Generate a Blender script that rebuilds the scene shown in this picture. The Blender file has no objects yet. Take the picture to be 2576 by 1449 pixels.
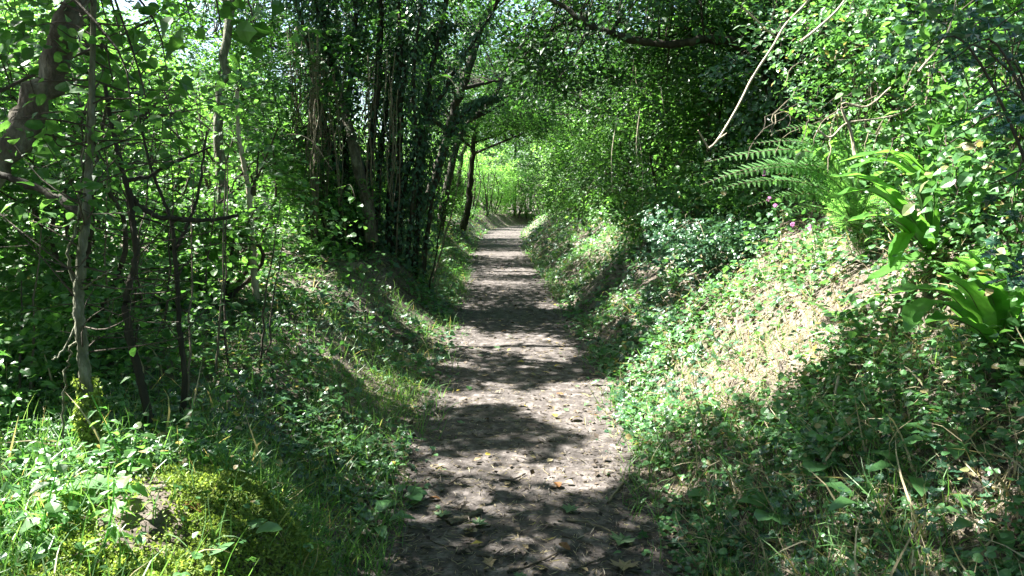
import bpy, math
import numpy as np
from math import radians as R
C = bpy.context.scene.collection
SC = bpy.context.scene
TAU = 2 * math.pi

# ------------------------------------------------------------------ camera
PITCH = R(6.8); F_PX = 1874.0; CAM = np.array([0.0, 0.0, 1.5])
FWD = np.array([0, math.cos(PITCH), -math.sin(PITCH)]); UPV = np.array([0, math.sin(PITCH), math.cos(PITCH)])
cam = bpy.data.cameras.new('camera'); camo = bpy.data.objects.new('camera', cam); C.objects.link(camo)
camo.location = CAM; camo.rotation_euler = (R(90) - PITCH, 0, 0)
cam.sensor_width = 36; cam.lens = 18 / (1288 / F_PX); cam.clip_start = 0.05; cam.clip_end = 2000
SC.camera = camo

def P(px, py, D):
    """point seen at pixel (px, py) of the 2576 px wide photo, D metres deep"""
    return CAM + (px - 1288) / F_PX * D * np.array([1.0, 0, 0]) + (724.5 - py) / F_PX * D * UPV + D * FWD

def project(p):
    v = p - CAM; d = np.maximum(v @ FWD, 1e-3)
    return 1288 + v[:, 0] / d * F_PX, 724.5 - (v @ UPV) / d * F_PX, v @ FWD

# ------------------------------------------------------------------ sun and sky
SUN_EL, SUN_AZ = R(52), R(20)          # from the left, a little ahead
SUN = np.array([-math.cos(SUN_EL) * math.cos(SUN_AZ), math.cos(SUN_EL) * math.sin(SUN_AZ), math.sin(SUN_EL)])
w = bpy.data.worlds.new('World'); SC.world = w; w.use_nodes = True
nt = w.node_tree; bg = nt.nodes['Background']
sky = nt.nodes.new('ShaderNodeTexSky'); sky.sky_type = 'NISHITA'; sky.sun_disc = False
sky.sun_elevation = SUN_EL; sky.sun_rotation = math.atan2(SUN[0], SUN[1]); sky.air_density = 1.0; sky.dust_density = 1.5
nt.links.new(sky.outputs[0], bg.inputs[0]); bg.inputs[1].default_value = 0.055
sl = bpy.data.lights.new('sun', 'SUN'); sl.energy = 5.0; sl.angle = R(0.5); sl.color = (1.0, 0.97, 0.91)
so = bpy.data.objects.new('sun', sl); C.objects.link(so)
from mathutils import Vector
so.rotation_euler = Vector(tuple(SUN)).to_track_quat('Z', 'Y').to_euler()
so.location = (-20, 8, 30)
SC.view_settings.view_transform = 'Standard'; SC.view_settings.look = 'None'
SC.view_settings.exposure = 3.05; SC.view_settings.gamma = 1.0
SC.render.engine = 'CYCLES'
cy = SC.cycles
cy.max_bounces = 7; cy.diffuse_bounces = 5; cy.glossy_bounces = 2; cy.transmission_bounces = 5; cy.transparent_max_bounces = 4
cy.caustics_reflective = False; cy.caustics_refractive = False
cy.use_denoising = True; cy.sample_clamp_indirect = 6

# ------------------------------------------------------------------ terrain
def smooth(t):
    t = np.clip(t, 0, 1); return t * t * (3 - 2 * t)
_nr = np.random.default_rng(11)
_ND = [(_nr.uniform(0, TAU), _nr.uniform(0, TAU), _nr.uniform(0.7, 1.4)) for _ in range(60)]
def noise(x, y, f, seed=0, n=5):
    s = 0
    for k in range(n):
        a, ph, m = _ND[(seed * 7 + k) % 60]
        s = s + np.sin((x * math.cos(a) + y * math.sin(a)) * f * m * TAU + ph)
    return s / n * 1.3
_ys = np.arange(-40, 500, 0.25)
_xt = np.interp(_ys, [-40, 0, 3, 5, 7, 14, 20, 30, 37, 45, 60, 100], [-.02, -.02, .01, .09, .06, -.12, -.36, -.42, -.3, 1.4, 7, 20])
_k = np.exp(-np.linspace(-2, 2, 17) ** 2); _k /= _k.sum()
_xt = np.convolve(np.pad(_xt, 8, mode='edge'), _k, mode='valid')
def xc(y): return np.interp(y, _ys, _xt)
def hw(y): return np.interp(y, [0, 3, 5, 7, 13, 20, 40], [.60, .64, .67, .67, .74, .76, .8])
def hgt(x, y):
    x = np.asarray(x, float); y = np.asarray(y, float)
    u = x - xc(y)
    vl = -u - hw(y) - .07 * noise(x * .3, y, .55, 1); vr = u - hw(y) - .09 * noise(x * .3, y, .5, 2)
    HL = np.interp(y, [0, 2.7, 3.5, 5, 8, 10, 14, 20, 40, 60], [.40, .40, .36, .45, .65, .85, .9, .85, .7, .3])
    WL = np.interp(y, [0, 2.5, 3.5, 5, 8, 10, 40], [.30, .34, .95, 1.3, 1.35, 1.15, 1.1])
    zl = HL * smooth(vl / WL) + .05 * np.clip(vl - WL, 0, 12)
    zl = zl + .12 * np.exp(-((x + 1.2) / .38) ** 2 - ((y - 2.35) / .42) ** 2)
    Ht = np.interp(y, [0, 8, 20, 40, 60], [2.5, 2.4, 1.7, 1.5, .5])
    sl_ = np.interp(y, [0, 3, 5, 12, 40], [.62, .72, .85, .9, .8])
    v = np.clip(vr - .22, 0, None)
    zr = .07 * smooth(vr / .5) + Ht * np.tanh(sl_ * v / Ht) + .04 * np.clip(v - 3, 0, 15)
    off = smooth((np.abs(u) - hw(y)) / .5)
    z = zl + zr + off * (.05 * noise(x, y, .55, 3) + .03 * noise(x, y, 1.7, 4)) + .008 * noise(x, y, 1.3, 5)
    far = smooth((np.hypot(x, y) - 60) / 60)
    return z * (1 - far) + far * 1.0 * noise(x, y, .012, 6)

def ground(px, py):
    """where the ray through a photo pixel meets the ground"""
    d = P(px, py, 1.0) - CAM
    t = np.arange(1.2, 60, .01); p = CAM + t[:, None] * d
    below = p[:, 2] < hgt(p[:, 0], p[:, 1])
    i = int(np.argmax(below)) if below.any() else len(t) - 1
    return p[i]
def gz(x, y): return float(hgt(np.array([x]), np.array([y]))[0])

# ------------------------------------------------------------------ where the sun comes through the canopy
LIT = [  # polygons in photo pixels on the ground, share of canopy leaves kept
    ([(1690, 700), (1800, 650), (2000, 590), (2280, 620), (2330, 760), (2230, 860), (2080, 985), (1830, 1075), (1600, 1130), (1520, 1090), (1500, 1010), (1600, 930), (1700, 850), (1760, 780)], 0.0),
    ([(2170, 570), (2130, 400), (2220, 100), (2576, 0), (2576, 640), (2300, 640)], 0.22),
    ([(1340, 965), (1520, 935), (1600, 1010), (1620, 1130), (1560, 1190), (1450, 1230), (1350, 1225), (1370, 1150), (1450, 1090), (1340, 1050), (1270, 1030)], 0.0),
    ([(1440, 615), (1500, 575), (1560, 545), (1600, 575), (1540, 640), (1480, 660)], 0.1),
    ([(960, 735), (1010, 740), (1100, 810), (1120, 860), (1060, 870), (1000, 810)], 0.03),
    ([(0, 1110), (250, 1150), (480, 1190), (600, 1240), (780, 1300), (780, 1400), (620, 1449), (0, 1449)], 0.03),
    ([(560, 600), (760, 590), (860, 700), (960, 820), (900, 890), (760, 880), (600, 780), (400, 700)], 0.25),
    ([(2290, 1340), (2420, 1290), (2576, 1270), (2576, 1449), (2330, 1449)], 0.1),
    ([(700, 820), (1000, 860), (1060, 1000), (1060, 1180), (900, 1240), (700, 1180), (520, 1020), (560, 900)], 0.38),
    ([(2470, 780), (2850, 760), (2850, 1040), (2600, 1040)], 0.3),
    ([(1430, 0), (2130, 0), (2130, 420), (1800, 590), (1560, 520)], 0.6),
    ([(2300, 640), (2850, 560), (2850, 900), (2420, 860), (2310, 760)], 0.06),
    ([(2576, 0), (3000, -100), (3000, 600), (2576, 640)], 0.2),
    ([(-600, 100), (760, 100), (820, 560), (620, 700), (420, 600), (-600, 600)], 0.15),
    ([(1060, 500), (1110, 520), (1220, 590), (1200, 600), (1110, 560)], 0.05),
]
SPOT = [(1850, 1240, 40, 16), (2010, 1150, 50, 14), (2180, 1280, 46, 20), (2330, 1130, 40, 16), (2450, 1220, 50, 22), (1760, 1370, 50, 16), (1960, 1390, 40, 16), (2120, 1400, 56, 18), (2260, 1010, 40, 18), (2420, 1010, 40, 20), (1900, 1120, 40, 12), (2060, 1300, 34, 14),
        (1103, 1160, 36, 16), (1237, 1148, 95, 26), (1207, 1176, 48, 14), (1198, 1246, 50, 26), (1076, 1276, 55, 24), (1314, 1281, 18, 14),
        (1377, 1261, 32, 8), (1433, 1252, 20, 8), (1415, 1308, 32, 10), (1293, 1344, 22, 8), (1225, 1371, 19, 16), (1308, 1367, 22, 8),
        (1424, 1386, 40, 12), (1392, 1408, 44, 11), (1335, 1417, 20, 10), (1519, 1338, 32, 10), (1612, 1359, 15, 17), (1340, 1190, 60, 12),
        (1145, 845, 72, 34), (1290, 850, 125, 14), (1385, 880, 75, 24), (1405, 765, 62, 6), (1215, 800, 34, 6), (1240, 637, 90, 8), (1290, 680, 75, 7),
        (1255, 706, 62, 4), (1150, 990, 80, 14), (1240, 1000, 50, 8), (1130, 1010, 30, 10), (1250, 960, 40, 6), (1330, 920, 40, 6), (1140, 700, 40, 12),
        (890, 1420, 70, 18), (800, 1440, 50, 12), (2060, 1200, 22, 26), (1730, 1230, 60, 14), (1640, 690, 70, 14), (1740, 650, 40, 20),
        (1580, 770, 60, 14), (1640, 830, 70, 18), (1120, 905, 60, 8), (1270, 585, 40, 4), (1010, 1190, 30, 12), (930, 960, 50, 18), (880, 870, 60, 22)]
def inside(px, py, poly):
    r = np.zeros(len(px), bool); n = len(poly); j = n - 1
    for i in range(n):
        xi, yi = poly[i]; xj, yj = poly[j]
        c = ((yi > py) != (yj > py)) & (px < (xj - xi) * (py - yi) / (yj - yi + 1e-9) + xi)
        r ^= c; j = i
    return r
def land(p):
    """where the sunbeam through each point comes down"""
    q = p - SUN * (np.maximum(p[:, 2] - 2.9, 0) / SUN[2])[:, None]
    live = np.ones(len(q), bool)
    for _ in range(26):
        live &= q[:, 2] > hgt(q[:, 0], q[:, 1])
        if not live.any(): break
        q[live] -= SUN * .14
    return q
def keep_mask(p, rg):
    """leaves that are there: the canopy has gaps where the photo's sun patches are lit"""
    k = np.ones(len(p), bool)
    cand = np.where((p[:, 2] > hgt(p[:, 0], p[:, 1]) + .9) & ((p[:, 0] < 1.6) | (p[:, 2] < 2.2)))[0]
    if not len(cand): return k
    q = land(p[cand]); px, py, d = project(q)
    jx = 10 * noise(q[:, 0], q[:, 1], 2.2, 3) + 6 * noise(q[:, 0], q[:, 1], 6, 5)
    f = np.minimum(3.5 / np.maximum(d, 1), 1.5)
    px = px + jx * 2.2 * f; py = py + jx * 1.2 * f
    rr = rg.random(len(cand)); ok = d > .5
    for poly, s in LIT: k[cand[inside(px, py, poly) & ok & (rr > s)]] = False
    k[cand[(q[:, 1] > 28.5) & (np.abs(q[:, 0]) < 9) & (rr > .15)]] = False
    g = .016 * F_PX / np.maximum(d, 1)
    k[cand[(q[:, 0] > -1.3) & (q[:, 0] < .15) & (q[:, 1] > .7) & (q[:, 1] < 2.2) & (rr > .25)]] = False
    for x, y, a, b in SPOT: k[cand[(((px - x) / (a + g)) ** 2 + ((py - y) / (b + g * .45)) ** 2 < 1) & ok & (rr > .03)]] = False
    return k

# ------------------------------------------------------------------ mesh helpers
def build(name, parts, mats, parent=None, loc=(0, 0, 0), smooth_=False):
    """parts: list of (verts Nx3, faces MxK, material index) in world space -> ONE mesh object"""
    parts = [p for p in parts if len(p[0]) and len(p[1])]
    vs, nl, li, mi, off = [], [], [], [], 0
    for v, f, m in parts:
        f = np.asarray(f, np.int32); vs.append(np.asarray(v, np.float32)); li.append((f + off).ravel())
        nl.append(np.full(len(f), f.shape[1], np.int32)); mi.append(np.full(len(f), m, np.int32)); off += len(v)
    me = bpy.data.meshes.new(name)
    if vs:
        vs = np.concatenate(vs) - np.asarray(loc, np.float32); nl = np.concatenate(nl); li = np.concatenate(li); mi = np.concatenate(mi)
        me.vertices.add(len(vs)); me.vertices.foreach_set('co', vs.astype(np.float32).ravel())
        me.loops.add(len(li)); me.loops.foreach_set('vertex_index', li)
        me.polygons.add(len(nl)); st = np.zeros(len(nl), np.int32); st[1:] = np.cumsum(nl)[:-1]
        me.polygons.foreach_set('loop_start', st); me.polygons.foreach_set('loop_total', nl); me.polygons.foreach_set('material_index', mi)
        me.polygons.foreach_set('use_smooth', np.full(len(nl), bool(smooth_)))
        me.update(calc_edges=True)
    for m in (mats if isinstance(mats, (list, tuple)) else [mats]): me.materials.append(m)
    o = bpy.data.objects.new(name, me); C.objects.link(o)
    if parent is None: o.location = loc
    else: o.parent = parent
    return o
def tag(o, label=None, cat=None, group=None, kind=None):
    if label: o['label'] = label
    if cat: o['category'] = cat
    if group: o['group'] = group
    if kind: o['kind'] = kind
    return o
def thing(name, label, cat, loc, group=None):
    o = bpy.data.objects.new(name, None); C.objects.link(o); o.location = tuple(float(a) for a in loc)
    o.empty_display_size = .1
    return tag(o, label, cat, group)
def base_of(o): return np.array(o.location)
def copy_tree(o, loc, rz, sc, label):
    r = o.copy(); C.objects.link(r); r.location = loc; r.rotation_euler = (0, 0, rz); r.scale = (sc, sc, sc); r['label'] = label
    for ch in o.children:
        c = ch.copy(); C.objects.link(c); c.parent = r
    return r

def unit(v): return v / np.maximum(np.linalg.norm(v, axis=-1, keepdims=True), 1e-9)
def curve(pts, n=8):
    """Catmull-Rom through points"""
    p = np.asarray(pts, float)
    if len(p) < 3: return np.linspace(p[0], p[-1], n + 1)
    q = np.vstack([2 * p[0] - p[1], p, 2 * p[-1] - p[-2]]); out = []
    for i in range(1, len(q) - 2):
        t = np.linspace(0, 1, n, endpoint=False)[:, None]
        a, b, c, d = q[i - 1], q[i], q[i + 1], q[i + 2]
        out.append(.5 * (2 * b + (c - a) * t + (2 * a - 5 * b + 4 * c - d) * t ** 2 + (3 * b - a - 3 * c + d) * t ** 3))
    return np.vstack(out + [p[-1:]])
def tube(pts, r0, r1, sides=6, n=6, rg=None, wob=0.0, lump=0.0, raw=False):
    p = np.asarray(pts, float) if raw else curve(pts, n)
    m = len(p)
    if rg is not None and wob: 
        p = p + np.cumsum(rg.normal(0, 1, (m, 3)), 0) * 0 + rg.normal(0, wob, (m, 3)) * np.sin(np.linspace(0, math.pi, m))[:, None]
    T = unit(np.gradient(p, axis=0)); ref = np.array([.31, .17, .93])
    if abs(T[0] @ ref) > .95: ref = np.array([.9, .3, .1])
    S = unit(np.cross(T, ref)); B = np.cross(T, S)
    a = np.arange(sides) / sides * TAU
    r = np.linspace(r0, r1, m)[:, None]
    if rg is not None and lump: r = r * (1 + rg.normal(0, lump, (m, sides)))
    v = p[:, None] + (np.cos(a)[None, :, None] * S[:, None] + np.sin(a)[None, :, None] * B[:, None]) * r[..., None] if r.shape[1] > 1 else \
        p[:, None] + (np.cos(a)[None, :, None] * S[:, None] + np.sin(a)[None, :, None] * B[:, None]) * r[:, :, None]
    v = v.reshape(-1, 3)
    i = np.arange(m - 1)[:, None] * sides; j = np.arange(sides)[None]; k = (j + 1) % sides
    f = np.stack([i + j, i + k, i + sides + k, i + sides + j], -1).reshape(-1, 4)
    v = np.vstack([v, p[-1:] + T[-1:] * r1 * .6]); tip = len(v) - 1
    cap = np.stack([(m - 1) * sides + np.arange(sides), (m - 1) * sides + (np.arange(sides) + 1) % sides, np.full(sides, tip)], -1)
    return v, f, cap
def tparts(t, mi=0): return [(t[0], t[1], mi), (t[0], t[2], mi)]
def multi(tubes, mi=0):
    out = []
    for t in tubes: out += tparts(t, mi)
    return out

# leaf templates: (verts, tris); base at origin, +y to the tip, +z the upper face
def T(v, f): return np.array(v, float), np.array(f, np.int32)
T_QUAD = T([(0, 0, 0), (-.34, .46, .07), (0, 1, -.06), (.34, .46, .07)], [(0, 2, 1), (0, 3, 2)])
T_NARROW = T([(0, 0, 0), (-.15, .4, .04), (0, 1, -.12), (.15, .4, .04)], [(0, 2, 1), (0, 3, 2)])
def _oval(w1, w2, w3, tip=1.0, fold=.1, droop=.12):
    m = [(0, 0, 0), (0, .35, 0), (0, .7, -droop * .4), (0, tip, -droop)]
    r = [(w1, .16, fold * w1 * 1.6), (w2, .48, fold), (w3, .82, fold * .3 - droop * .5)]
    v = m + r + [(-a, b, c) for a, b, c in r]
    f = [(0, 4, 1), (1, 4, 5), (1, 5, 2), (2, 5, 6), (2, 6, 3), (0, 1, 7), (1, 8, 7), (1, 2, 8), (2, 9, 8), (2, 3, 9)]
    return T(v, f)
T_OVAL = _oval(.27, .38, .22); T_ROUND = _oval(.36, .5, .36); T_DOCK = _oval(.2, .27, .17, 1, .08, .2); T_LANCE = _oval(.16, .19, .1); T_HAZEL = _oval(.33, .43, .17, 1.12, .12, .3)
def _star(pts, zs=None):
    v = [(0, .42, -.03)] + [(x, y, .05 if i % 2 else -.03) for i, (x, y) in enumerate(pts)]
    n = len(pts); return T(v, [(0, 1 + i, 1 + (i + 1) % n) for i in range(n)])
_iv = [(0, .05), (.3, -.05), (.33, .18), (.56, .36), (.3, .52), (.2, .75), (0, 1.02)]
T_IVY = _star(_iv + [(-x, y) for x, y in _iv[-2:0:-1]])
_mp = [(0, 0), (.25, -.12), (.24, .1), (.62, .16), (.45, .36), (.62, .62), (.3, .6), (.2, .8), (0, 1.08)]
T_MAPLE = _star(_mp + [(-x, y) for x, y in _mp[-2:0:-1]])
_ho = [(0, 0), (.1, .1), (.34, .12), (.17, .28), (.4, .42), (.2, .54), (.36, .74), (.12, .8), (0, 1.1)]
T_HOLLY = _star(_ho + [(-x, y) for x, y in _ho[-2:0:-1]])
def _tri():
    V, Fc, o = [], [], 0
    for a in (-1.25, 0, 1.25):
        v, f = _oval(.25, .36, .24); c, s = math.cos(a), math.sin(a)
        v = v * .62; w_ = v.copy(); w_[:, 0] = v[:, 0] * c + v[:, 1] * s; w_[:, 1] = -v[:, 0] * s + v[:, 1] * c; w_[:, 1] += .38
        V.append(w_); Fc.append(f + o); o += len(v)
    return np.vstack(V), np.vstack(Fc)
T_TRI = _tri()
def _blade(segs, w0, bend):
    V, Fc = [], []
    for i in range(segs + 1):
        t = i / segs; x = w0 * (1 - t) ** .7 if i < segs else 0
        y = math.sin(t * bend) / bend; z = (1 - math.cos(t * bend)) / bend
        V += [(-x, z, y), (x, z, y)] if i < segs else [(0, z, y)]
    for i in range(segs - 1):
        a = 2 * i; Fc += [(a, a + 1, a + 3), (a, a + 3, a + 2)]
    a = 2 * (segs - 1); Fc += [(a, a + 1, a + 2)]
    return T(V, Fc)
T_BLADE = [_blade(4, .016, b) for b in (.5, 1.1, 1.7, 2.3)]
def _pinna():
    n = 8; V = [(0, i / n, -.1 * (i / n) ** 2) for i in range(n + 1)]; Fc = []
    for s in (1, -1):
        for i in range(n):
            t = i / n; wd = .27 * (1 - t) ** .6 + .015
            V.append((s * wd, t + .1, -.1 * t * t + .02)); k = len(V) - 1
            Fc.append((i, k, i + 1) if s > 0 else (i, i + 1, k))
    return T(V, Fc)
T_PINNA = _pinna()

def scatter(tmpl, pos, nrm, dirv, size):
    """one copy of a leaf template per point"""
    v, f = tmpl; n = unit(nrm); d = unit(dirv - (dirv * n).sum(1, keepdims=True) * n); s = np.cross(d, n)
    M = np.stack([s, d, n], 1)                          # rows
    sz = np.asarray(size, float); sz = np.broadcast_to(sz, (len(pos),))
    V = pos[:, None] + np.einsum('kj,njc->nkc', v, M) * sz[:, None, None]
    Fc = (f[None] + (np.arange(len(pos)) * len(v))[:, None, None]).reshape(-1, f.shape[1])
    return V.reshape(-1, 3), Fc
def rnd(rg, n): return unit(rg.normal(0, 1, (n, 3)))
UP = np.array([0, 0, 1.0])
def sprays(rg, cen, out, per, rad, flat, size, tmpl, droop=.25, tilt=.35, carve=True, toward=.35):
    """leaf sprays: flat-ish discs of leaves round every cluster centre"""
    n = len(cen)
    if n == 0: return np.zeros((0, 3)), np.zeros((0, 3), np.int32)
    nc = unit(UP * 1.0 + toward * out + rg.normal(0, .28, (n, 3)))
    a = unit(np.cross(nc, rg.normal(0, 1, (n, 3)))); b = np.cross(nc, a)
    k = rg.poisson(per, n); idx = np.repeat(np.arange(n), k); m = len(idx)
    r = np.sqrt(rg.random(m)) * rad * rg.uniform(.55, 1.25, n)[idx]; th = rg.uniform(0, TAU, m)
    od = np.cos(th)[:, None] * a[idx] + np.sin(th)[:, None] * b[idx]
    pos = cen[idx] + od * r[:, None] + nc[idx] * rg.normal(0, flat, m)[:, None] - UP * (droop * r ** 2 / max(rad, .01))[:, None]
    nr = nc[idx] + rg.normal(0, tilt, (m, 3)); dr = od + rg.normal(0, .5, (m, 3)) - UP * .25
    sz = size * rg.uniform(.6, 1.2, m) * (rg.uniform(.6, 1.4, n)[idx] if n > 20 else 1)
    if carve:
        km = keep_mask(pos, rg); pos, nr, dr, sz = pos[km], nr[km], dr[km], sz[km]
    return scatter(tmpl, pos, nr, dr, sz)

# ------------------------------------------------------------------ materials
def nodes(name):
    m = bpy.data.materials.new(name); m.use_nodes = True; t = m.node_tree; t.nodes.clear()
    o = t.nodes.new('ShaderNodeOutputMaterial'); return m, t, t.nodes, t.links, o
def leaf(name, ca, cb, trans=.42, rough=.38, spec=.5, tgain=1.9, dry=None):
    m, t, N, L, o = nodes(name)
    if ca[1] > ca[0] * 1.3: ca, cb = (ca[0] * 1.02, ca[1], ca[2] * 1.45), (cb[0] * 1.02, cb[1], cb[2] * 1.45)
    g = N.new('ShaderNodeNewGeometry'); rp = N.new('ShaderNodeValToRGB'); e = rp.color_ramp.elements
    e[0].color = (*ca, 1); e[1].color = (*cb, 1); e[1].position = .93
    if dry: q = e.new(.965); q.color = (*dry, 1)
    L.new(g.outputs['Random Per Island'], rp.inputs[0])
    nz = N.new('ShaderNodeTexNoise'); nz.inputs['Scale'].default_value = 60; tc = N.new('ShaderNodeTexCoord'); L.new(tc.outputs['Object'], nz.inputs['Vector'])
    mr = N.new('ShaderNodeMapRange'); mr.inputs[3].default_value = .7; mr.inputs[4].default_value = 1.3; L.new(nz.outputs[0], mr.inputs[0])
    mx = N.new('ShaderNodeMix'); mx.data_type = 'RGBA'; mx.blend_type = 'MULTIPLY'; mx.inputs[0].default_value = 1
    L.new(rp.outputs[0], mx.inputs[6]); L.new(mr.outputs[0], mx.inputs[7])
    b = N.new('ShaderNodeBsdfPrincipled'); b.inputs['Roughness'].default_value = rough; b.inputs['Specular IOR Level'].default_value = spec
    L.new(mx.outputs[2], b.inputs['Base Color'])
    tr = N.new('ShaderNodeBsdfTranslucent'); m2 = N.new('ShaderNodeMix'); m2.data_type = 'RGBA'; m2.blend_type = 'MULTIPLY'; m2.inputs[0].default_value = 1
    L.new(mx.outputs[2], m2.inputs[6]); m2.inputs[7].default_value = (tgain * 1.1, tgain * 1.13, tgain * .58, 1); m2.clamp_result = False
    L.new(m2.outputs[2], tr.inputs[0])
    ms = N.new('ShaderNodeMixShader'); ms.inputs[0].default_value = trans
    L.new(b.outputs[0], ms.inputs[1]); L.new(tr.outputs[0], ms.inputs[2]); L.new(ms.outputs[0], o.inputs[0])
    return m
def rough_mat(name, cols, scale, bump=.4, stretch=(1, 1, 1), rough=.9, detail=8, spec=.25, dist=.02):
    m, t, N, L, o = nodes(name)
    tc = N.new('ShaderNodeTexCoord'); mp = N.new('ShaderNodeMapping'); mp.inputs['Scale'].default_value = stretch; L.new(tc.outputs['Object'], mp.inputs[0])
    nz = N.new('ShaderNodeTexNoise'); nz.inputs['Scale'].default_value = scale; nz.inputs['Detail'].default_value = detail; nz.inputs['Roughness'].default_value = .68
    L.new(mp.outputs[0], nz.inputs['Vector'])
    rp = N.new('ShaderNodeValToRGB'); e = rp.color_ramp.elements
    e[0].position = .3; e[0].color = (*cols[0], 1); e[1].position = .7; e[1].color = (*cols[-1], 1)
    for i, c in enumerate(cols[1:-1]): q = e.new(.3 + .4 * (i + 1) / (len(cols) - 1)); q.color = (*c, 1)
    L.new(nz.outputs[0], rp.inputs[0])
    b = N.new('ShaderNodeBsdfPrincipled'); b.inputs['Roughness'].default_value = rough; b.inputs['Specular IOR Level'].default_value = spec
    L.new(rp.outputs[0], b.inputs['Base Color'])
    n2 = N.new('ShaderNodeTexNoise'); n2.inputs['Scale'].default_value = scale * 3.5; n2.inputs['Detail'].default_value = 6; L.new(mp.outputs[0], n2.inputs['Vector'])
    bp = N.new('ShaderNodeBump'); bp.inputs['Strength'].default_value = bump; bp.inputs['Distance'].default_value = dist
    L.new(n2.outputs[0], bp.inputs['Height']); L.new(bp.outputs[0], b.inputs['Normal']); L.new(b.outputs[0], o.inputs[0])
    return m
M_HAZEL = leaf('hazel_leaf', (.030, .090, .013), (.082, .195, .032), .44, .44, .38)
M_WOOD = leaf('woodland_leaf', (.033, .098, .018), (.092, .208, .042), .44, .44, .38)
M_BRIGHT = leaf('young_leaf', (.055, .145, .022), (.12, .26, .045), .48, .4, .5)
M_BEND_LIT = leaf('bend_leaf_lit', (.11, .24, .05), (.19, .36, .08), .48, .4, .5)  # the sunlit glow of the far bend is put into this raised leaf colour
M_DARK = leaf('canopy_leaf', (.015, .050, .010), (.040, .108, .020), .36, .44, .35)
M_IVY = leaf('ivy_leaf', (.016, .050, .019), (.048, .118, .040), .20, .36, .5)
M_HERB = leaf('herb_leaf', (.035, .108, .022), (.090, .210, .048), .34, .38, .5, dry=(.26, .21, .10))
M_FERN = leaf('fern_leaf', (.080, .200, .040), (.135, .290, .07), .42, .42, .5)
M_HART = leaf('strap_fern_leaf', (.060, .180, .024), (.095, .240, .035), .46, .33, .5)
M_HOLLY = leaf('holly_leaf', (.016, .060, .024), (.040, .120, .048), .1, .2, .7)
M_GRASS = leaf('grass_blade', (.045, .130, .022), (.125, .240, .055), .4, .42, dry=(.34, .28, .15))
M_STRAW = leaf('straw', (.30, .25, .15), (.50, .43, .29), .25, .6, .3, 1.0)
M_MOSS = leaf('moss_frond', (.10, .165, .025), (.25, .33, .06), .35, .6, .25, 1.4)
M_LITTER = leaf('leaf_litter', (.05, .043, .038), (.34, .30, .25), .12, .7, .3, 1.0, dry=(.30, .27, .10))
M_DUFF = leaf('dark_litter', (.018, .013, .010), (.11, .085, .06), .1, .7, .3, 1.0, dry=(.30, .25, .14))
M_FALLT = leaf('tan_leaf', (.20, .15, .09), (.26, .20, .11), .15, .6, .3, 1.0)
M_FALLY = leaf('yellow_leaf', (.36, .29, .05), (.40, .32, .06), .3, .55, .3, 1.0)
M_FALLG = leaf('fallen_green_leaf', (.09, .17, .05), (.12, .20, .07), .3, .5, .3, 1.2)
M_FALLB = leaf('brown_leaf', (.16, .07, .025), (.20, .09, .03), .2, .5, .3, 1.0)
M_PETAL = leaf('pink_petal', (.42, .14, .36), (.50, .20, .44), .35, .5, .3, 1.0)
M_BARK = rough_mat('bark', [(.014, .013, .009), (.034, .030, .021), (.075, .070, .048)], 9, .7, (1, 1, .3))
M_LICHEN = rough_mat('lichen_bark', [(.040, .034, .026), (.10, .088, .066), (.24, .23, .18)], 13, .8, (1, 1, .5), dist=.03)
M_PALE = rough_mat('pale_bark', [(.045, .052, .026), (.12, .125, .08), (.27, .27, .21)], 24, .8, (1, 1, .35))
M_DEAD = rough_mat('dead_wood', [(.24, .20, .14), (.36, .31, .23), (.46, .41, .32)], 16, .4, (1, 1, .3))
M_VINE = rough_mat('vine', [(.10, .085, .055), (.17, .145, .10)], 20, .3)
M_TWIG = rough_mat('twig', [(.035, .028, .02), (.085, .07, .052)], 20, .4)
M_SOIL = rough_mat('soil', [(.045, .036, .028), (.095, .078, .062), (.165, .140, .115)], 6, .8)
M_PATH = rough_mat('trodden_earth', [(.030, .025, .022), (.062, .053, .048), (.170, .150, .140)], 11, 1.0, dist=.012, detail=10)
M_ROT = rough_mat('rotten_wood', [(.05, .042, .03), (.10, .088, .06), (.17, .15, .11)], 18, .8, (1, 1, 1))

# ------------------------------------------------------------------ ground and path
def grid(xs, ys, zf):
    X, Y = np.meshgrid(xs, ys); Z = zf(X.ravel(), Y.ravel())
    v = np.stack([X.ravel(), Y.ravel(), Z], 1); nx = len(xs)
    i = (np.arange(len(ys) - 1)[:, None] * nx + np.arange(nx - 1)[None]).ravel()
    return v, np.stack([i, i + 1, i + nx + 1, i + nx], 1)
xs = np.concatenate([-np.geomspace(700, 8, 34), np.arange(-7.6, -3, .2), np.arange(-3, 4.2, .07), np.arange(4.2, 8, .2), np.geomspace(8, 700, 34)])
ys = np.concatenate([[-700, -400, -200, -100, -60, -40, -25, -15, -10, -7, -5, -3.5], np.arange(-2.5, 1, .25), np.arange(1, 9, .07), np.arange(9, 20, .15), np.arange(20, 50, .4), np.geomspace(50, 900, 36)])
def terrain_z(x, y):
    u = np.abs(x - xc(y)); inp = smooth((hw(y) + .02 - u) / .12) * (np.asarray(y) < 70)
    return hgt(x, y) - .035 * inp
v, f = grid(xs, ys, terrain_z)
tag(build('ground', [(v, f, 0)], M_SOIL, smooth_=True), 'dark bare soil of the lane banks and woodland floor', 'ground', kind='structure')
py_ = np.concatenate([np.arange(-4, 1, .2), np.arange(1, 8, .022), np.arange(8, 16, .06), np.arange(16, 70, .25)])
s_ = np.linspace(-1, 1, 61)
Yg = np.repeat(py_, 61); Sg = np.tile(s_, len(py_))
Xg = xc(Yg) + Sg * (hw(Yg) + .10 + .05 * noise(Sg, Yg, .9, 7))
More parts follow.
